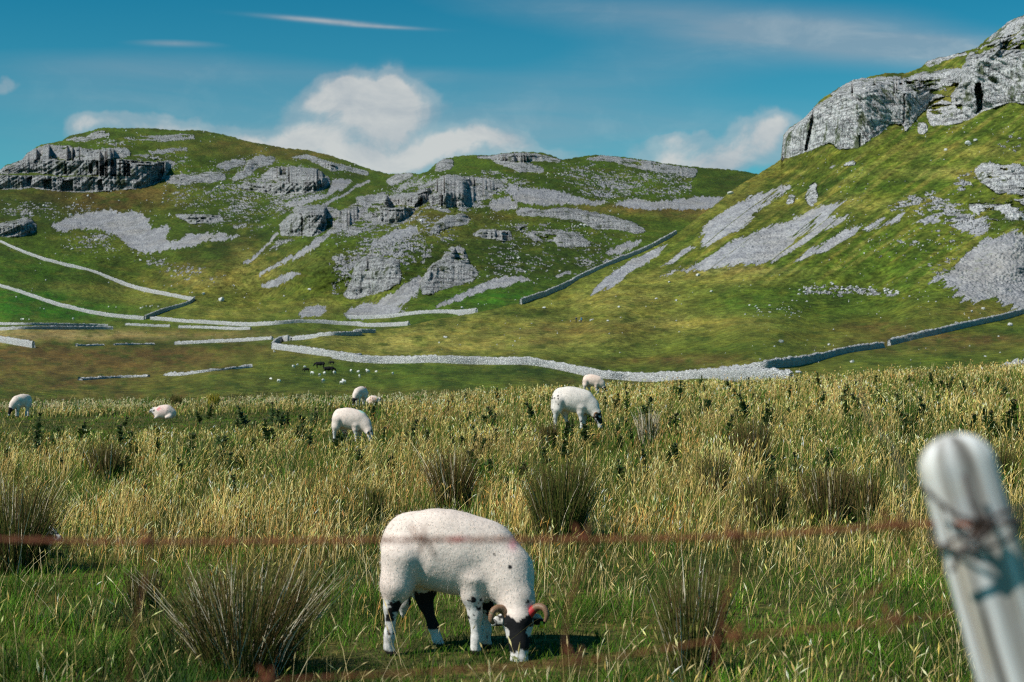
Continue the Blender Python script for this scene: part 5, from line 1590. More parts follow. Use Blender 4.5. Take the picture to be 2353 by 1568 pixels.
def turf():
    n = 330000
    x, y = scatter(n, 5.6, 74, rng)
    dr = dryness(x, y)
    keep = rng.random(n) < (1-.45*dr)
    x, y, dr = x[keep], y[keep], dr[keep]; n = len(x)
    lush = np.clip(.5+1.8*fbm(x/.30, y/.40, oct=3, seed=71), .05, 1.25)
    h = (.030+.085*lush*lush)*rng.uniform(.6, 1.5, n)*(1+2.2*smooth(9.5, 16, y)*dr)*(1-.45*by_ewe(x, y))
    w = np.maximum(.0042*rng.uniform(.7, 1.5, n), .55*y/1422)
    a = rng.uniform(0, 2*math.pi, n); L = h*rng.uniform(.15, .95, n)
    lean = np.stack([np.cos(a)*L+.15*h, np.sin(a)*L], -1)
    z = field_z(x, y)-.005
    c = pick(rng, n, GREEN, (4, 3, 3, 2, 1.2))
    tone = fbm(x/.9, y/1.4, oct=3, seed=72)
    c = c*np.clip(1+1.1*tone+1.3*fbm(x/.35, y/.5, oct=2, seed=73), .3, 2)[:, None]
    pk = pocket(x, y)
    c = c*(1-.45*pk)[:, None]  # shadow between the tussocks, darkened into the blade colour
    weed = fbm(x/1.3, y/2.1, oct=2, seed=76) > .10
    h = np.where(weed, h*1.35, h); c[weed] = c[weed]*np.array((.55, .62, .8))
    dead = rng.random(n) < .03+.20*dr
    c[dead] = pick(rng, int(dead.sum()), STRAW, (2, 3, 1, 3, 3))*.8
    h = h*(1-.5*cropped(x, y))
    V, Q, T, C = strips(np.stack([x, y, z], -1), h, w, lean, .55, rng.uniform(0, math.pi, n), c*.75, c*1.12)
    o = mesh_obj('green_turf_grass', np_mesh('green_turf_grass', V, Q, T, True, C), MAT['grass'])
    tag(o, 'short green turf between the dry stalks', 'grass', kind='stuff')
turf()

def dry_grass():
    n = 290000
    x, y = scatter(n, 5.6, 74, rng)
    dr = dryness(x, y)
    tuft = np.clip(.5+1.9*fbm(x/.45, y/.6, oct=2, seed=81), 0, 1.2)
    keep = rng.random(n) < dr*(.30+.75*tuft)*(1-.93*near_rush(x, y))*(1-.9*by_ewe(x, y))*(1-pocket(x, y))*(1-.5*cropped(x, y))
    x, y, dr, tuft = x[keep], y[keep], dr[keep], tuft[keep]; n = len(x)
    px = CX+FPX*x/y
    h = rng.uniform(.12, .42, n)*(.60+.45*tuft)
    h = h*(.72+.28*smooth(9, 14, y))
    far = smooth(52, 62, y)*smooth(1150, 900, px)
    h = h*(1-.35*far)*(1-.65*cropped(x, y))*(1.12-.5*pocket(x, y))
    w = np.maximum(.0021*rng.uniform(.7, 1.4, n), .50*y/1422)
    L = h*np.abs(rng.normal(.34, .42, n)); a = rng.normal(.15, 1.3, n)
    h = h*(.60+.9*np.clip(.5+1.5*fbm(x/1.1, y/1.7, oct=3, seed=87), 0, 1.1))
    lean = np.stack([np.cos(a)*L, np.sin(a)*L], -1)
    z = field_z(x, y)-.01
    c = pick(rng, n, STRAW, (3, 4, 2, 3, 2))
    tone = fbm(x/2.4, y/4.2, oct=3, seed=82)
    c = c*np.array((1.17, 1.03, .95))
    fine_ = fbm(x/.42, y/.66, oct=3, seed=88)
    c = c*np.clip(1+1.1*tone+1.5*fine_, .28, 1.9)[:, None]*rng.uniform(.65, 1.35, (n, 1))
    olive = rng.random(n) < .15-.1*far+.5*np.clip(fbm(x/1.1, y/2.0, oct=2, seed=84), 0, 1)
    c[olive] = pick(rng, int(olive.sum()), [(.15, .16, .03), (.10, .12, .02), (.20, .17, .05)], (1, 1, 1))
    rusty = (fbm(x/2.0, y/3.0, oct=2, seed=83) > .13) & (rng.random(n) < .28)
    c[rusty] = c[rusty]*np.array((.80, .56, .45))
    c = c*(1-far[:, None]*.9)+np.array((.78, .61, .40))*far[:, None]*.9*rng.uniform(.75, 1.2, (n, 1))
    base = np.stack([x, y, z], -1)
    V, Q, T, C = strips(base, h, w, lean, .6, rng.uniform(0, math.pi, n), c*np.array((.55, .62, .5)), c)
    tip = base+np.stack([lean[:, 0], lean[:, 1], h], -1)
    dv = np.stack([lean[:, 0]*1.6, lean[:, 1]*1.6, h], -1)
    hs = rng.random(n) < .62
    sl = rng.uniform(.035, .085, n)*(1+.3*smooth(10, 30, y)); sw = np.maximum(rng.uniform(.005, .011, n), 1.05*y/1422)
    hv, hq, hc = seed_heads(tip[hs], dv[hs], sl[hs], sw[hs], np.clip(c[hs]*rng.uniform(1.1, 1.7, (int(hs.sum()), 1)), 0, .85))
    V2 = np.concatenate([V, hv]); Q2 = np.concatenate([Q, hq+len(V)]); C2 = np.concatenate([C, hc])
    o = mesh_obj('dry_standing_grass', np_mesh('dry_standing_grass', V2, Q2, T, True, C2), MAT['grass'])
    tag(o, 'tan seeding grass standing over the rough pasture', 'grass', kind='stuff')
dry_grass()

def long_stalks():
    """scattered long pale stalks over the green turf near the fence"""
    n = 5600
    x, y = scatter(n, 5.6, 15, rng)
    keep = rng.random(n) < (.18+1.3*np.clip(fbm(x/.7, y/.8, oct=2, seed=91)+.1, 0, 1))*(1-.8*by_ewe(x, y))*(1-.8*near_rush(x, y))
    x, y = x[keep], y[keep]; n = len(x)
    h = rng.uniform(.10, .32, n)
    w = rng.uniform(.0017, .003, n)*np.maximum(1, y/7)
    a = rng.uniform(0, 2*math.pi, n); L = h*rng.uniform(.1, 1.2, n)
    lean = np.stack([np.cos(a)*L+.1*h, np.sin(a)*L*.7], -1)
    c = pick(rng, n, [(.58, .47, .24), (.66, .56, .34), (.45, .36, .16), (.36, .33, .10)], (3, 2, 3, 2))
    base = np.stack([x, y, field_z(x, y)], -1)
    V, Q, T, C = strips(base, h, w, lean, .5, rng.uniform(-.6, .6, n), c*.85, c)
    tip = base+np.stack([lean[:, 0], lean[:, 1], h], -1)
    dv = np.stack([lean[:, 0]*1.5, lean[:, 1]*1.5, h], -1)
    hv, hq, hc = seed_heads(tip, dv, rng.uniform(.03, .075, n), rng.uniform(.005, .010, n), np.clip(c*1.2, 0, .8))
    o = mesh_obj('long_grass_stalks', np_mesh('long_grass_stalks', np.concatenate([V, hv]), np.concatenate([Q, hq+len(V)]), T, True, np.concatenate([C, hc])), MAT['grass'])
    tag(o, 'long pale seeding stalks scattered over the near turf', 'grass', kind='stuff')
long_stalks()

# ---------------- rush clumps
def rush(label, px, base_py, top_py, rad_px, n, mix=(.6, .3, .1), fan=.45, leanx=0.0, seed=0, cat='rush clump', name='rush_clump', palette=None, group='rush clumps in the pasture', pale_from=.0):
    r = np.random.default_rng(seed)
    d = ground_dist(px, base_py)
    x0 = d*(px-CX)/FPX
    R = rad_px*d/FPX; H = (base_py-top_py)*d/FPX
    rr = R*np.sqrt(r.random(n))*.62; ph = r.uniform(0, 2*math.pi, n)
    bx, by = rr*np.cos(ph), rr*np.sin(ph)*.8
    h = H*r.uniform(.42, 1.0, n)*(1-.28*(rr/R/.62)**2)
    k = r.random(n)**.8*fan
    a = ph+r.normal(0, .5, n)
    lean = np.stack([np.cos(a)*k*h+leanx*h, np.sin(a)*k*h], -1)
    n = int(n*3.0); rr = R*np.sqrt(r.random(n))*.62; ph = r.uniform(0, 2*math.pi, n)
    bx, by = rr*np.cos(ph), rr*np.sin(ph)*.8
    h = H*(.34+.70*r.random(n)**1.05)*(1-.25*(rr/R/.62)**2)*(1+.22*fbm(np.cos(ph)*1.3+seed, np.sin(ph)*1.3, oct=2, seed=seed))
    k = r.random(n)**.7*fan*r.choice([.6, 1.0, 1.45], n)
    a = ph+r.normal(0, .5, n)
    lean = np.stack([np.cos(a)*k*h+leanx*h, np.sin(a)*k*h], -1)
    w = np.maximum(r.uniform(.0026, .0042, n), .55*d/1422)
    pal = palette or (RUSH_G, RUSH_B, RUSH_P)
    which_ = r.choice(3, n, p=np.array(mix)/sum(mix))
    c = np.zeros((n, 3))
    for i in range(3):
        m = which_ == i
        if m.any():
            c[m] = np.array(pal[i])[r.integers(0, len(pal[i]), int(m.sum()))]*r.uniform(.75, 1.25, (int(m.sum()), 1))
    w = np.where(which_ == 2, w*1.35, w)
    tipc = c*.75+np.array((.16, .12, .05))*.25
    tipc[which_ == 2] = c[which_ == 2]*1.1
    zg = field_z(x0+bx, d+by)
    org = np.array((x0, d, float(field_z(x0, d))))
    base = np.stack([x0+bx, d+by, zg-.01], -1)-org
    V, Q, T, C = strips(base, h, w, lean, .45, r.uniform(-.7, .7, n), c*.8, tipc)
    # little brown flower tufts on the side of some stems
    s_ = (which_ != 2) & (r.random(n) < .3)
    tp = base+np.stack([lean[:, 0]*.72, lean[:, 1]*.72, h*.84], -1)
    hv, hq, hc = seed_heads(tp[s_], np.stack([lean[s_, 0], lean[s_, 1], h[s_]], -1), np.full(int(s_.sum()), .022), np.full(int(s_.sum()), max(.007, d/1422)), np.tile((.10, .062, .03), (int(s_.sum()), 1)))
    o = mesh_obj(name, np_mesh(name, np.concatenate([V, hv]), np.concatenate([Q, hq+len(V)]), T, True, np.concatenate([C, hc])), MAT['rush'])
    o.location = tuple(org)
    tag(o, label, cat, group, 'thing')
    return o
for a_ in RUSHES: rush(*a_)

# ---------------- thistles: three plants, copied
def thistle_mesh(seed, H):
    r = random.Random(seed)
    mb = MB()
    stemc = (.045, .060, .020)
    mb.tube([(0, 0, -.02), (.01, .005, H*.5), (.0, .01, H)], [.007, .006, .003], 5, stemc)
    v, t, c = [], [], []
    n = 38
    for i in range(n):
        u = i/(n-1)
        z = H*(.06+.94*u)
        L = (.085*(1-u)**.5+.035)*r.uniform(.45, 1.5)
        a = i*2.4+r.uniform(-.3, .3)
        el = .45+.55*u+r.uniform(-.5, .4)
        dx, dy, dz = math.cos(a)*math.cos(el), math.sin(a)*math.cos(el), math.sin(el)
        sx, sy = -math.sin(a), math.cos(a)
        g_ = r.uniform(.6, 1.4)
        col = (.052*g_, .084*g_, .028*g_)
        # a lobed, spined leaf: five points
        prev = None
        b0 = len(v)
        for q, (tt, ww) in enumerate(((0, .10), (.25, .34), (.38, .16), (.55, .32), (.68, .13), (.8, .18))):
            for s_ in (-1, 1):
                v.append((dx*L*tt+sx*L*ww*s_, dy*L*tt+sy*L*ww*s_, z+dz*L*tt-.02*tt*tt+abs(s_)*.012*(q % 2)))
                c.append(col)
        v.append((dx*L, dy*L, z+dz*L-.02)); c.append((col[0]*1.6, col[1]*1.4, col[2]*1.6))
        for q in range(5):
            p = b0+q*2
            t += [(p, p+1, p+3), (p, p+3, p+2)]
        t.append((b0+10, b0+11, b0+12))
    for i in range(3 if H > .4 else 2):    # spent flower heads
        a = i*2.1
        mb.tube([(.0+.02*math.cos(a), .02*math.sin(a), H-.01), (.03*math.cos(a), .03*math.sin(a), H+.022)], [.010, .004], 6, (.10, .075, .05))
    for vv in [v]:
        mb.v.append(np.array(v)); mb.c.append(np.array(c)); mb.t.append(np.array(t)+mb.n); mb.n += len(v)
    me = mb.mesh('thistle')
    me.materials.append(MAT['thistle'])
    return me
TH = [thistle_mesh(1, .44), thistle_mesh(2, .56), thistle_mesh(3, .36)]
th_rng = np.random.default_rng(9)
spots_ = [(575,1045),(530,1190),(555,1215),(640,980),(700,1000),(460,970),(1420,940),(1440,950),(1110,960),(1135,975),(730,985),(690,1010),(1060,990),(1100,1030),(500,1030),(365,1050),(330,1180),(120,1030),(770,1040),
          (1500,960),(1560,900),(1620,905),(1700,895),(1540,1080),(1080,915),(1145,925),(1900,880),(1960,900),(2010,890),(2100,880),(2180,900),(2240,905),(2300,930),(2230,1000),(2290,1010),(2340,1020),(2060,930),(1830,905)]
regions = [(1430,2340,885,1010,84),(900,1430,915,1060,42),(380,900,962,1120,34),(20,380,985,1110,12),(1000,1900,1010,1140,22)]
for x0_, x1_, y0_, y1_, n_ in regions:
    for _ in range(n_): spots_.append((th_rng.uniform(x0_, x1_), y0_+(y1_-y0_)*th_rng.random()**1.2))
for i, (px, py) in enumerate(spots_):
    d = ground_dist(px, py+4)
    if d > BROW-2: d = th_rng.uniform(46, 66)
    x = d*(px-CX)/FPX
    # keep clear of the sheep
    o = bpy.data.objects.new('thistle', TH[i % 3]); link(o)
    o.location = (x, d, float(field_z(x, d)))
    s_ = th_rng.uniform(.65, 1.25)
    o.scale = (s_*th_rng.uniform(.9, 1.6), s_*th_rng.uniform(.9, 1.6), s_*th_rng.uniform(.6, 1.0)); o.rotation_euler = (th_rng.normal(0, .2), th_rng.normal(.08, .2), th_rng.uniform(0, 6.28))
    tag(o, 'dark green spiny thistle standing up out of the tan grass', 'thistle', 'thistles in the tan grass', 'thing')

# the dark shrub rooted in the cliff beside the cave
def cliff_shrub():
    r = np.random.default_rng(31)
    p = HILL_R.point(2281, 186)
    R = 12*p.y/FPX
    n = 1500
    q = r.normal(0, 1, (n, 3)); q /= np.linalg.norm(q, axis=1)[:, None]
    q *= (r.random(n)**.4)[:, None]*np.array((R, R*.9, R*1.15))
    q *= (1+.5*fbm(q[:, 0]/1.2, q[:, 1]/1.2, q[:, 2]/1.2, oct=2, seed=4))[:, None]
    a = r.normal(0, 1, (n, 3)); b_ = r.normal(0, 1, (n, 3))
    a /= np.linalg.norm(a, axis=1)[:, None]; b_ /= np.linalg.norm(b_, axis=1)[:, None]
    V = np.stack([q-a*.22, q+b_*.20, q+a*.22, q-b_*.20], 1).reshape(-1, 3)
    c = np.repeat(np.array((.022, .040, .012))*r.uniform(.5, 1.6, (n, 1)), 4, 0)
    root = empty('shrub', p)
    tag(root, 'dark round shrub rooted high in the cliff face right of the cave', 'shrub', None, 'thing')
    o = mesh_obj('crown', np_mesh('crown', V, np.arange(4*n).reshape(n, 4), None, False, c), MAT['bush'], root)
    mb = MB(); mb.tube([(0, 1.2, -R*1.1), (0, .2, -R*.4), (.1, 0, R*.3)], [.22, .16, .06], 6, (.06, .045, .03))
    mesh_obj('trunk', mb.mesh('trunk'), MAT['bush'], root)
cliff_shrub()
# ------------------------------------------------------------------ boulders
def boulder_mesh(seed):
    me = sphere_mesh('boulder', 1.0, 18, 12)
    n = len(me.vertices)
    V = np.empty(n*3, dtype=np.float32); me.vertices.foreach_get('co', V); V = V.reshape(-1, 3)
    r = np.random.default_rng(seed)
    # knock flat faces off a rough ball
    for _ in range(9):
        d = r.normal(0, 1, 3); d /= np.linalg.norm(d); k = r.uniform(.45, .78)
        over = np.maximum(0, V@d-k)
        V = V-over[:, None]*d*.92
    V *= (1+.22*fbm(V[:, 0]*1.6+seed, V[:, 1]*1.6, V[:, 2]*1.6, oct=3, seed=seed))[:, None]
    V *= np.array((1, .85, .78))
    me.vertices.foreach_set('co', V.astype(np.float32).ravel())
    me.polygons.foreach_set('use_smooth', np.zeros(len(me.polygons), dtype=bool))
    me.materials.append(MAT['boulder'])
    return me
BO = [boulder_mesh(s_) for s_ in range(1, 7)]
def boulder(px, py, size, label, group=None, i=[0]):
    p = hill_point(px, py)
    o = bpy.data.objects.new('boulder', BO[i[0] % 6]); link(o); i[0] += 1
    k = size*.5*p.y/FPX*1.15
    o.scale = (k*RNG.uniform(.85, 1.2), k*RNG.uniform(.8, 1.1), k*RNG.uniform(.8, 1.1))
    o.location = (p.x, p.y, p.z+k*.35); o.rotation_euler = (RNG.uniform(-.3, .3), RNG.uniform(-.3, .3), RNG.uniform(0, 6.28))
    tag(o, label, 'boulder', group, 'thing')
E_ = lambda x, y: P('e', (x, y))[0]
A_ = lambda x, y: P('a', (x, y))[0]
B_ = lambda x, y: P('b', (x, y))[0]
C_ = lambda x, y: P('c', (x, y))[0]
boulder(*E_(800,1012), 15, 'big upright white boulder alone on the lower right-hand slope')
boulder(*E_(917,1208), 14, 'white boulder just below the dark wall right of the bright wall junction')
boulder(*E_(1110,1030), 10, 'pale boulder with small stones beside it, above the dark right-hand wall')
boulder(*E_(1252,1138), 11, 'flat pale boulder in the brown grass under the dark right-hand wall')
boulder(*E_(858,1117), 12, 'flat whitish boulder lying along the upper side of the dark right-hand wall')
boulder(*C_(480,1240), 15, 'pale boulder perched on the left edge of the steep hillside')
boulder(*C_(2000,925), 17, 'larger of two grey boulders lying together on the green slope under the cave')
boulder(*C_(2045,902), 11, 'smaller of two grey boulders lying together on the green slope under the cave')
boulder(*C_(1850,962), 9, 'white boulder left of the boulder pair on the slope under the cave')
boulder(*A_(1408,1268), 17, 'wide grey boulder right of the black-looking wall corner')
boulder(*A_(1300,1228), 9, 'small grey boulder at the end of the pale track near the wall corner')
boulder(*A_(1975,1198), 9, 'upright pale boulder on the green foot of the middle hill')
boulder(*A_(895,1012), 8, 'round grey boulder in the grassy bowl beneath the left scree')
boulder(*A_(610,885), 8, 'grey boulder in the mossy hollow enclosed by the left scree')
boulder(*A_(450,722), 8, 'grey boulder on the upper edge of the big left-hand scree')
boulder(*E_(2095,800), 11, 'white boulder in yellow grass below the big right-hand scree')
boulder(*E_(2020,818), 8, 'small white boulder left of the white one below the big right-hand scree')
boulder(*E_(1800,940), 13, 'pale boulder sitting on top of the upper right-hand wall')
boulder(*B_(1217,868), 8, 'white boulder alone on the dark green bank under the small crags')
boulder(*E_(270,588), 12, 'pale flat boulder at the foot of the long scree streaks')
boulder(*E_(2262,905), 15, 'dark boulder in the hollow below the right-hand wall')
for x, y, s_ in [(360,688,7),(135,748,6),(5,733,6),(1920,888,7),(1955,898,7),(670,1122,6),(760,1040,6),(2190,975,5),(2105,1102,6),(1630,1126,5),(1490,1030,6)]:
    boulder(*E_(x, y), s_, 'small pale boulder lying in the turf of the lower right-hand hillside', 'small boulders on the right-hand hillside')
for x, y, s_ in [(1857,1180,7),(2095,1125,7),(2225,1140,7),(1380,1185,9),(750,1372,8),(710,1406,6),(1680,1262,7),(1790,1268,6),(1300,1284,4),(1340,1000,5),(2180,1020,7),(2225,1265,5),(1870,1245,5)]:
    boulder(*B_(x, y), s_, 'small pale boulder dotting the yellow-green shoulder around the walkers', 'small boulders on the yellow-green shoulder')
for x, y, s_ in [(1260,955,7),(1020,985,7),(595,628,9),(600,570,7),(640,660,6),(510,540,5),(560,600,5),(1480,950,6),(1400,945,5),(860,1185,8),(690,540,7),(720,548,6),(1620,655,8),(1640,660,8),(1220,860,5)]:
    boulder(*B_(x, y), s_, 'small white boulder on the rocky middle hill', 'small boulders on the middle hill')
for x, y, s_ in [(280,665,8),(30,685,7),(560,600,5),(760,630,5),(850,965,5),(880,980,4),(690,1000,4),(1040,640,5),(1410,520,7),(1390,545,6),(940,1215,4),(970,1300,4),(1010,1305,4),(910,1310,4),(105,1245,5),(1815,1240,5),(1560,1250,4),(460,940,7),(180,790,5)]:
    boulder(*A_(x, y), s_, 'small white boulder scattered on the grassy left-hand hill', 'small boulders on the left-hand hill')
br = np.random.default_rng(77)
for _ in range(52):
    u = br.random(); x = 900+740*u; y = 690-40*math.sin(u*3.1)+br.normal(0, 14)+20*u
    boulder(*E_(x, y), br.uniform(3, 8.5), 'one of the white stones strewn in an arc across the green slope', 'arc of white stones on the green slope')
for _ in range(26):
    boulder(*E_(br.uniform(560, 980), br.uniform(740, 850)), br.uniform(2.5, 6), 'white stone strewn on the green slope below the arc of stones', 'stones below the arc')

def loose_stones():
    """the countless small white stones over the hills"""
    r = np.random.default_rng(55)
    base = np.array([(1, 0, 0), (-1, 0, 0), (0, 1, 0), (0, -1, 0), (0, 0, 1), (0, 0, -1)], float)
    T = np.array([(0, 2, 4), (2, 1, 4), (1, 3, 4), (3, 0, 4), (2, 0, 5), (1, 2, 5), (3, 1, 5), (0, 3, 5)])
    zones = [('b', 60, 420, 1200, 1000, 700), ('b', 300, 320, 2300, 560, 620), ('b', 900, 560, 2000, 1000, 420), ('a', 1000, 400, 2300, 950, 520), ('a', 20, 600, 1100, 1000, 330), ('a', 200, 950, 2000, 1380, 160),
             ('e', 1200, 60, 2350, 430, 650), ('e', 500, 380, 2300, 860, 330), ('c', 700, 800, 2350, 1300, 260), ('b', 700, 1000, 2352, 1480, 130), ('e', 0, 850, 2352, 1180, 110), ('c', 1600, 420, 2350, 900, 200), ('a', 300, 180, 1900, 600, 330)]
    vs, ts, n = [], [], 0
    for key, x0, y0, x1, y1, cnt in zones:
        for _ in range(cnt):
            px, py = P(key, (r.uniform(x0, x1), r.uniform(y0, y1)))[0]
            if fbm(np.array([px/38]), np.array([py/20]), oct=2, seed=66)[0] < .02+.12*r.random()-.05: continue
            sk = np.interp(px, HILL_R.xs, HILL_R.sk) if px > HILL_R.xs[0] else 1e9
            if py < np.interp(px, HILL_L.xs, HILL_L.sk)+3 and py < sk+3: continue
            if abs(py-sk) < 4: continue
            p = hill_point(px, py)
            k = r.uniform(.5, 1.0)**2*4.6*.5*p.y/FPX
            v = base*(k*r.uniform(.6, 1.3, 3))+r.normal(0, .15*k, (6, 3))
            a = r.uniform(0, 6.28); ca, sa = math.cos(a), math.sin(a)
            v = np.stack([v[:, 0]*ca-v[:, 1]*sa, v[:, 0]*sa+v[:, 1]*ca, v[:, 2]], -1)
            vs.append(v+np.array((p.x, p.y, p.z+.2*k))); ts.append(T+n); n += 6
    o = mesh_obj('loose_stones', np_mesh('loose_stones', np.concatenate(vs), None, np.concatenate(ts), False), MAT['boulder'])
    tag(o, 'countless small white stones over the hillsides', 'stones', kind='stuff')
loose_stones()

# ------------------------------------------------------------------ the old fence in front of the eye
def fence_post():
    d = 1.30
    axis0 = at(2176, 1000, d); axis1 = at(2176+.288*1400, 1000+1400, d-.02)
    ax = (axis1-axis0).normalized()
    Lp = 1.25
    u = ax.cross(Vector((0, 1, 0))).normalized(); w_ = ax.cross(u).normalized()
    n, sides = 130, 64
    V = np.zeros((n, sides, 3))
    r = np.random.default_rng(3)
    for i in range(n):
        t = i/(n-1); s_ = Lp*(t**1.6)
        rad = .0335+.0045*min(1, s_/.5)
        # weather-rounded, slightly slanted head
        cap = 0.034
        rr = rad*math.sqrt(max(0.0, 1-max(0, 1-s_/cap)**2.4))
        for k in range(sides):
            a = 2*math.pi*k/sides
            V[i, k] = (a, s_, rr)
    a, s_, rr = V[..., 0], V[..., 1], V[..., 2]
    gr = fbm(np.cos(a)*7, np.sin(a)*7, s_*1.2, oct=4, seed=12)
    crack = np.zeros_like(a)
    for ca, wd, dp, s0, s1 in ((1.50, .045, .006, -.05, .22), (2.55, .09, .006, .03, .42), (1.05, .11, .006, .16, 1.2), (1.95, .08, .006, .13, .9), (.55, .09, .005, .02, 1.0), (2.9, .06, .004, .2, 1.2), (-1.2, .1, .006, 0, 1.2)):
        wob = .08*fbm(s_*9, a*0, oct=2, seed=int(ca*10)+50)
        da = np.abs((a-ca % (2*math.pi)+wob+math.pi) % (2*math.pi)-math.pi)
        crack += dp*np.exp(-(da/wd)**2)*smooth(s0, s0+.05, s_)*smooth(s1, s1-.2, s_)
    rr = rr*(1+.05*gr)-crack*(rr > .012)
    ox = .004*fbm(s_*2.2, s_*0+5, oct=2, seed=18)
    X = np.array(axis0)[None, None]+np.array(ax)[None, None]*s_[..., None]+np.array(u)[None, None]*(rr*np.sign(np.cos(a))*np.abs(np.cos(a))**.6+ox)[..., None]+np.array(w_)[None, None]*(.62*rr*np.sign(np.sin(a))*np.abs(np.sin(a))**.62)[..., None]
    org = np.array(axis0+ax*Lp)
    # local frame whose Z runs along the post, so that the grain does
    R = np.array([list(u), list(-w_), list(-ax)])
    loc = (X.reshape(-1, 3)-org)@R.T
    idx = np.arange(n*sides).reshape(n, sides)
    q = np.stack([idx[:-1], idx[1:], np.roll(idx, -1, 1)[1:], np.roll(idx, -1, 1)[:-1]], -1).reshape(-1, 4)
    stain = fbm(np.cos(a)*1.4, np.sin(a)*1.4, s_*7, oct=3, seed=24)
    streak = fbm(np.cos(a)*6, np.sin(a)*6, s_*1.1, oct=3, seed=25)
    tint = np.ones(a.shape+(3,))
    tint = tint*(1-.0*streak[..., None])
    e = np.clip(smooth(.06, .24, stain), 0, 1)[..., None]*.55
    tint = tint*(1-e)+np.array((.86, .72, .50))*e
    e = np.clip(smooth(.06, .16, streak), 0, 1)[..., None]*.62
    tint = tint*(1-e)+np.array((.34, .30, .26))*e
    e = np.clip(crack*230, 0, 1)[..., None]*.92
    tint = tint*(1-e)+np.array((.10, .09, .08))*e
    o = mesh_obj('fence_post', np_mesh('fence_post', loc, q, None, True, tint.reshape(-1, 3)), MAT['wood'])
    o.matrix_world = Matrix.Translation(Vector(org)) @ Matrix(R.T.tolist()).to_4x4()
    tag(o, 'leaning grey weathered wooden post with a rounded top at the right edge', 'fence post', None, 'thing')
    return o, axis0, ax, u, w_
post, PA, PAX, PU, PWV = fence_post()

def spline(pts, n):
    P3 = [Vector(p) for p in pts]; m = len(P3); out = []
    for k in range(n+1):
        u = k/n*(m-1); i = min(int(u), m-2); f = u-i
        p0, p1, p2, p3 = P3[max(i-1, 0)], P3[i], P3[i+1], P3[min(i+2, m-1)]
        out.append(.5*((2*p1)+(p2-p0)*f+(2*p0-5*p1+4*p2-p3)*f*f+(3*p1-p0-3*p2+p3)*f**3))
    return out
def barbed(label, pts, barbs_px, r0=.0013, tw=.0016):
    line = spline([at(*p) for p in pts], 420)
    root = empty('barbed_wire', line[len(line)//2])
    tag(root, label, 'barbed wire', 'old barbed wire on the fence', 'thing')
    inv = line[len(line)//2]
    acc = 0
    for s_ in (0, math.pi):
        mb = MB(); path = []; acc = 0
        for i, p in enumerate(line):
            if i: acc += (p-line[i-1]).length
            a = acc/.045*2*math.pi+s_
            path.append(p-inv+Vector((0, math.cos(a)*tw, math.sin(a)*tw)))
        mb.tube(path, r0, 6)
        mesh_obj('strand', mb.mesh('strand'), MAT['rust'], root)
    for k, bx in enumerate(barbs_px):
        p = min(line, key=lambda q: abs(CX+FPX*q.x/q.y-bx))
        mb = MB()
        co = [p-inv+Vector((t*.0016-.005, math.cos(t*1.6)*.0046, math.sin(t*1.6)*.0046)) for t in range(8)]
        mb.tube([co[0]+Vector((-.006, -.004, .014))]+co+[co[-1]+Vector((.007, .003, -.014))], .0014, 6)
        mb.tube([p-inv+Vector((-.003, .008, -.015)), p-inv+Vector((0, 0, -.004)), p-inv+Vector((.003, -.006, .014))], .0014, 6)
        mesh_obj('barb', mb.mesh('barb'), MAT['rust'], root)
    return root
barbed('rusty top strand of barbed wire crossing in front of the near ewe to the post', [(-420,1232,1.46),(0,1240,1.44),(345,1246,1.42),(965,1241,1.39),(1345,1240,1.37),(1700,1232,1.35),(2000,1213,1.32),(2140,1204,1.30),(2240,1208,1.255)],
       [345, 965, 1345, 1690, 2060, 560-900])
barbed('sagging lower strand of rusty barbed wire crossing the bottom of the picture', [(-300,1640,1.46),(200,1600,1.44),(600,1566,1.42),(1000,1543,1.40),(1330,1520,1.38),(1690,1466,1.35),(2050,1428,1.32),(2190,1410,1.31)], [620, 1330, 1690, 2060], .0007, .0008)
def loose_wire(label, pts, r0=.0010, mat='rust'):
    line = spline([at(*p) for p in pts], 90)
    org = line[0].copy()
    mb = MB(); mb.tube([p-org for p in line], r0, 6)
    o = mesh_obj('fence_wire', mb.mesh('fence_wire'), MAT[mat]); o.location = org
    tag(o, label, 'wire', 'loose wires of the fence', 'thing')
loose_wire('thin rusty upright wire hanging from the top strand over the big rush clump', [(345,1244,1.42),(340,1310,1.41),(318,1400,1.40),(302,1500,1.40),(296,1600,1.40)])
loose_wire('thin rusty upright wire hanging just right of the near ewe\'s horns', [(1345,1240,1.37),(1338,1300,1.37),(1310,1380,1.37),(1300,1440,1.37),(1296,1600,1.37)])
loose_wire('thin rusty upright wire hanging above the slim green rush clump', [(1700,1232,1.35),(1690,1310,1.35),(1655,1420,1.35),(1648,1480,1.35),(1640,1600,1.35)])
loose_wire('rusty wire dropping in a crooked loop close to the post\'s left side', [(2085,1208,1.32),(2082,1270,1.32),(2050,1330,1.32),(1975,1380,1.32),(1958,1395,1.32),(2010,1450,1.32),(2070,1440,1.32)])
loose_wire('dark loose wire end sticking up above the top strand left of the post', [(2085,1208,1.31),(2082,1120,1.32),(2050,1030,1.34),(1995,960,1.36),(1972,868,1.38)], .0008, 'darkwire')
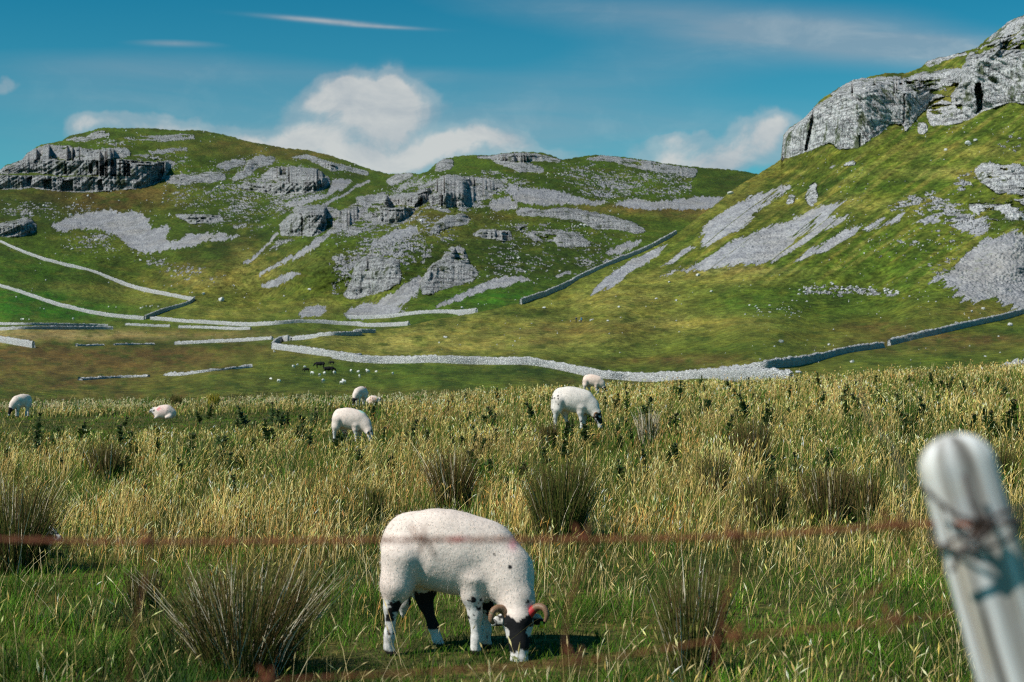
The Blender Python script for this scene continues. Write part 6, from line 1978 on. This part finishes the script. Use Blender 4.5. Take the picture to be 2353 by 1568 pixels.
def tie():
    """wire lashed round the post where the top strand is stapled"""
    s0 = .095
    root = empty('wire_lashing', PA+PAX*s0)
    tag(root, 'dark wire lashing with a rusty knot wound round the wooden post', 'wire lashing', None, 'thing')
    def ring(s_, tilt, a0, a1, r0, rr=.0385):
        pts = []
        for k in range(41):
            a = a0+(a1-a0)*k/40
            pts.append(PAX*(s_-s0+tilt*math.sin(a))+PU*rr*math.cos(a)+PWV*rr*math.sin(a))
        mb = MB(); mb.tube(pts, r0, 6); return mb.mesh('loop')
    mesh_obj('loop', ring(.090, .012, 0, 2*math.pi, .0017), MAT['darkwire'], root)
    mesh_obj('loop', ring(.100, -.016, .3, 2*math.pi+.3, .0017), MAT['darkwire'], root)
    kn = (at(2256, 1212, 1.255)-(PA+PAX*s0))
    mb = MB(); r = random.Random(4)
    pts = [kn+Vector((r.uniform(-.009, .009), r.uniform(-.004, .006), r.uniform(-.010, .010))) for _ in range(26)]
    mb.tube(spline(pts, 160), .0024, 6)
    mesh_obj('knot', mb.mesh('knot'), MAT['knot'], root)
    for a_, b_, c_ in (((2250,1218),(2215,1262),(2188,1312)), ((2262,1222),(2240,1268),(2252,1290)), ((2262,1200),(2305,1178),(2360,1164)), ((2250,1200),(2190,1180),(2120,1120)), ((2265,1215),(2310,1200),(2362,1186)), ((2252,1196),(2232,1150),(2215,1090))):
        base = PA+PAX*s0
        mb = MB(); mb.tube(spline([at(*a_, 1.252)-base, at(*b_, 1.254)-base, at(*c_, 1.262)-base], 20), .0022, 6)
        mesh_obj('wire_end', mb.mesh('wire_end'), MAT['darkwire'], root)
tie()
# ------------------------------------------------------------------ daylight
SUN_DIR = Vector((-.84, -.50, 1.0)).normalized()     # towards the sun: left of the view, a little behind the eye
sun_el = math.asin(SUN_DIR.z)
sun_az = math.atan2(SUN_DIR.x, SUN_DIR.y)
sl = bpy.data.lights.new('sun', 'SUN')
sl.energy = 5.0
sl.angle = math.radians(.55)
sl.color = (1.0, .945, .86)
so = bpy.data.objects.new('sun', sl)
so.rotation_euler = (-SUN_DIR).to_track_quat('-Z', 'Y').to_euler()
so.location = (-60, -30, 80)
link(so)

w = bpy.data.worlds.new('World')
scene.world = w
w.use_nodes = True
nt = w.node_tree
nt.nodes.clear()
b = NB(nt)
out = b.n('OutputWorld')
bg = b.n('Background')
sky = b.n('TexSky', sky_type='NISHITA', sun_disc=False)
sky.sun_elevation = sun_el
sky.sun_rotation = sun_az
sky.altitude = 400
sky.air_density = 1.0
sky.dust_density = .4
sky.ozone_density = 3.0
vec = b.n('TexCoord').outputs['Generated']
sp = b.n('SeparateXYZ'); b.l(vec, sp.inputs[0])
yy = b.math('MAXIMUM', sp.outputs[1], .05)
U = b.math('DIVIDE', sp.outputs[0], yy)      # tangent of bearing
W = b.math('DIVIDE', sp.outputs[2], yy)      # tangent of height
cv = b.n('CombineXYZ'); b.l(U, cv.inputs[0]); b.l(W, cv.inputs[1])
flat = cv.outputs[0]
ahead = b.ramp(sp.outputs[1], [(.0, 0), (.25, 1)])
nz = b.noise(flat, 15, 9, .68, .35)
nzs = b.noise(b.mapping(flat, (1, 1.8, 1)), 14, 7, .62, .5)
wisp = b.noise(b.mapping(flat, (1.6, 14, 1), (0, 0, .10)), 2.6, 6, .62, .6)
wob = b.n('TexNoise'); wob.inputs['Scale'].default_value = 14; wob.inputs['Detail'].default_value = 5
b.l(flat, wob.inputs['Vector'])
ws = b.n('VectorMath', operation='SUBTRACT'); b.l(wob.outputs['Color'], ws.inputs[0]); ws.inputs[1].default_value = (.5, .5, .5)
wm = b.n('VectorMath', operation='SCALE'); b.l(ws.outputs[0], wm.inputs[0]); wm.inputs['Scale'].default_value = .07
wv = b.n('VectorMath', operation='ADD'); b.l(flat, wv.inputs[0]); b.l(wm.outputs[0], wv.inputs[1])
sw = b.n('SeparateXYZ'); b.l(wv.outputs[0], sw.inputs[0])
def bump(x, y, rx, ry, amp, rot=0.0, u=None, v=None):
    """soft cloud mass centred on a bearing and height measured in the photograph"""
    u0, v0 = (x-CX)/FPX, (HZ-y)/FPX
    rx, ry = rx/FPX, ry/FPX
    du = b.math('SUBTRACT', u or sw.outputs[0], u0); dv = b.math('SUBTRACT', v or sw.outputs[1], v0)
    c, s_ = math.cos(rot), math.sin(rot)
    a1 = b.math('MULTIPLY', b.math('ADD', b.math('MULTIPLY', du, c), b.math('MULTIPLY', dv, s_)), 1/rx)
    a2 = b.math('MULTIPLY', b.math('SUBTRACT', b.math('MULTIPLY', dv, c), b.math('MULTIPLY', du, s_)), 1/ry)
    r2 = b.math('ADD', b.math('MULTIPLY', a1, a1), b.math('MULTIPLY', a2, a2))
    e = b.math('POWER', 2.718, b.math('MULTIPLY', r2, -1.0))
    return b.math('MULTIPLY', e, amp)
def total(items):
    t = items[0]
    for i in items[1:]: t = b.math('ADD', t, i)
    return t
cum = total([bump(835, 235, 135, 66, 1.15), bump(795, 188, 80, 40, .85), bump(900, 205, 80, 36, .5), bump(930, 255, 90, 48, .7), bump(720, 225, 60, 40, .45), bump(600, 310, 150, 42, .8), bump(350, 280, 130, 34, .8), bump(195, 285, 45, 30, .6),
             bump(1060, 345, 230, 32, .85), bump(900, 370, 230, 50, .7), bump(700, 340, 120, 40, .6), bump(1660, 330, 150, 42, .8), bump(1760, 300, 70, 36, .6), bump(1560, 290, 40, 24, .5), bump(1600, 370, 160, 30, .7), bump(10, 178, 42, 18, .5),
             bump(1330, 385, 200, 20, .45), bump(480, 300, 60, 25, .4)])
cm = b.math('MULTIPLY', cum, b.math('ADD', -.10, b.math('MULTIPLY', nz, 2.15)))
cm = b.ramp(cm, [(.04, 0), (.42, .45), (1.05, .90)], 'EASE')
ru = sp.outputs
thin = total([bump(1800, 75, 560, 52, .75, -.10, U, W), bump(2150, 110, 300, 40, .4, -.10, U, W), bump(1500, 150, 500, 60, .3, .18, U, W), bump(350, 160, 420, 40, .38, -.02, U, W), bump(900, 175, 200, 20, .3, .0, U, W), bump(300, 225, 500, 40, .25, 0, U, W),
              bump(1300, 300, 700, 70, .35, 0, U, W), bump(700, 330, 900, 90, .30, 0, U, W), bump(400, 100, 80, 7, .5, -.03, U, W)])
tm = b.math('MULTIPLY', thin, b.math('ADD', .25, b.math('MULTIPLY', wisp, 1.3)))
tm = b.ramp(tm, [(.06, 0), (.75, .55)])
streak = total([bump(760, 50, 120, 5.5, .95, -.085, U, W), bump(700, 44, 90, 5, .6, -.08, U, W), bump(880, 62, 90, 3.6, .7, -.05, U, W)])
stm = b.math('MULTIPLY', b.math('MULTIPLY', streak, .62), b.math('ADD', .45, nz), None, True)
cloudm = b.math('MULTIPLY', b.math('MAXIMUM', b.math('MAXIMUM', cm, tm), stm), ahead, None, True)
# the air of that day: a deep blue-green sky, paler low down
tone = b.mix(b.ramp(W, [(.05, 0), (.28, 1)]), (.64, 1.46, 1.21), (.085, .98, 1.04))
skc = b.mix(1.0, sky.outputs[0], tone, 'MULTIPLY')
lit = b.ramp(b.math('ADD', b.math('MULTIPLY', nzs, .85), b.math('MULTIPLY', cm, .28)), [(.42, (4.6, 5.4, 6.2)), (.74, (8.7, 8.8, 8.6))])
fin = b.mix(cloudm, skc, lit)
b.l(fin, bg.inputs['Color'])
bg.inputs['Strength'].default_value = .073
b.l(bg.outputs[0], out.inputs['Surface'])

# ------------------------------------------------------------------ camera
cd = bpy.data.cameras.new('camera')
cd.sensor_width = 36.0
cd.lens = 36.0*FPX/PW
cd.shift_y = (HZ-PH/2)/PW
cd.clip_start = .05
cd.clip_end = 6000
cd.dof.use_dof = True
cd.dof.focus_distance = 13.0
cd.dof.aperture_fstop = (cd.lens/1000)/.0105
co_ = bpy.data.objects.new('camera', cd)
co_.location = (0, 0, EYE)
co_.rotation_euler = (math.pi/2, 0, 0)
link(co_)
scene.camera = co_

vs = scene.view_settings
scene.display_settings.display_device = 'sRGB'
vs.view_transform = 'Standard'
try: vs.look = 'None'
except Exception: pass
vs.exposure = 0.0
vs.gamma = 1.0
vs.use_curve_mapping = False
scene.cycles.max_bounces = 6
scene.cycles.diffuse_bounces = 3
scene.cycles.transmission_bounces = 3
scene.cycles.sample_clamp_indirect = 6
scene.cycles.use_denoising = False
scene.cycles.filter_width = 1.15
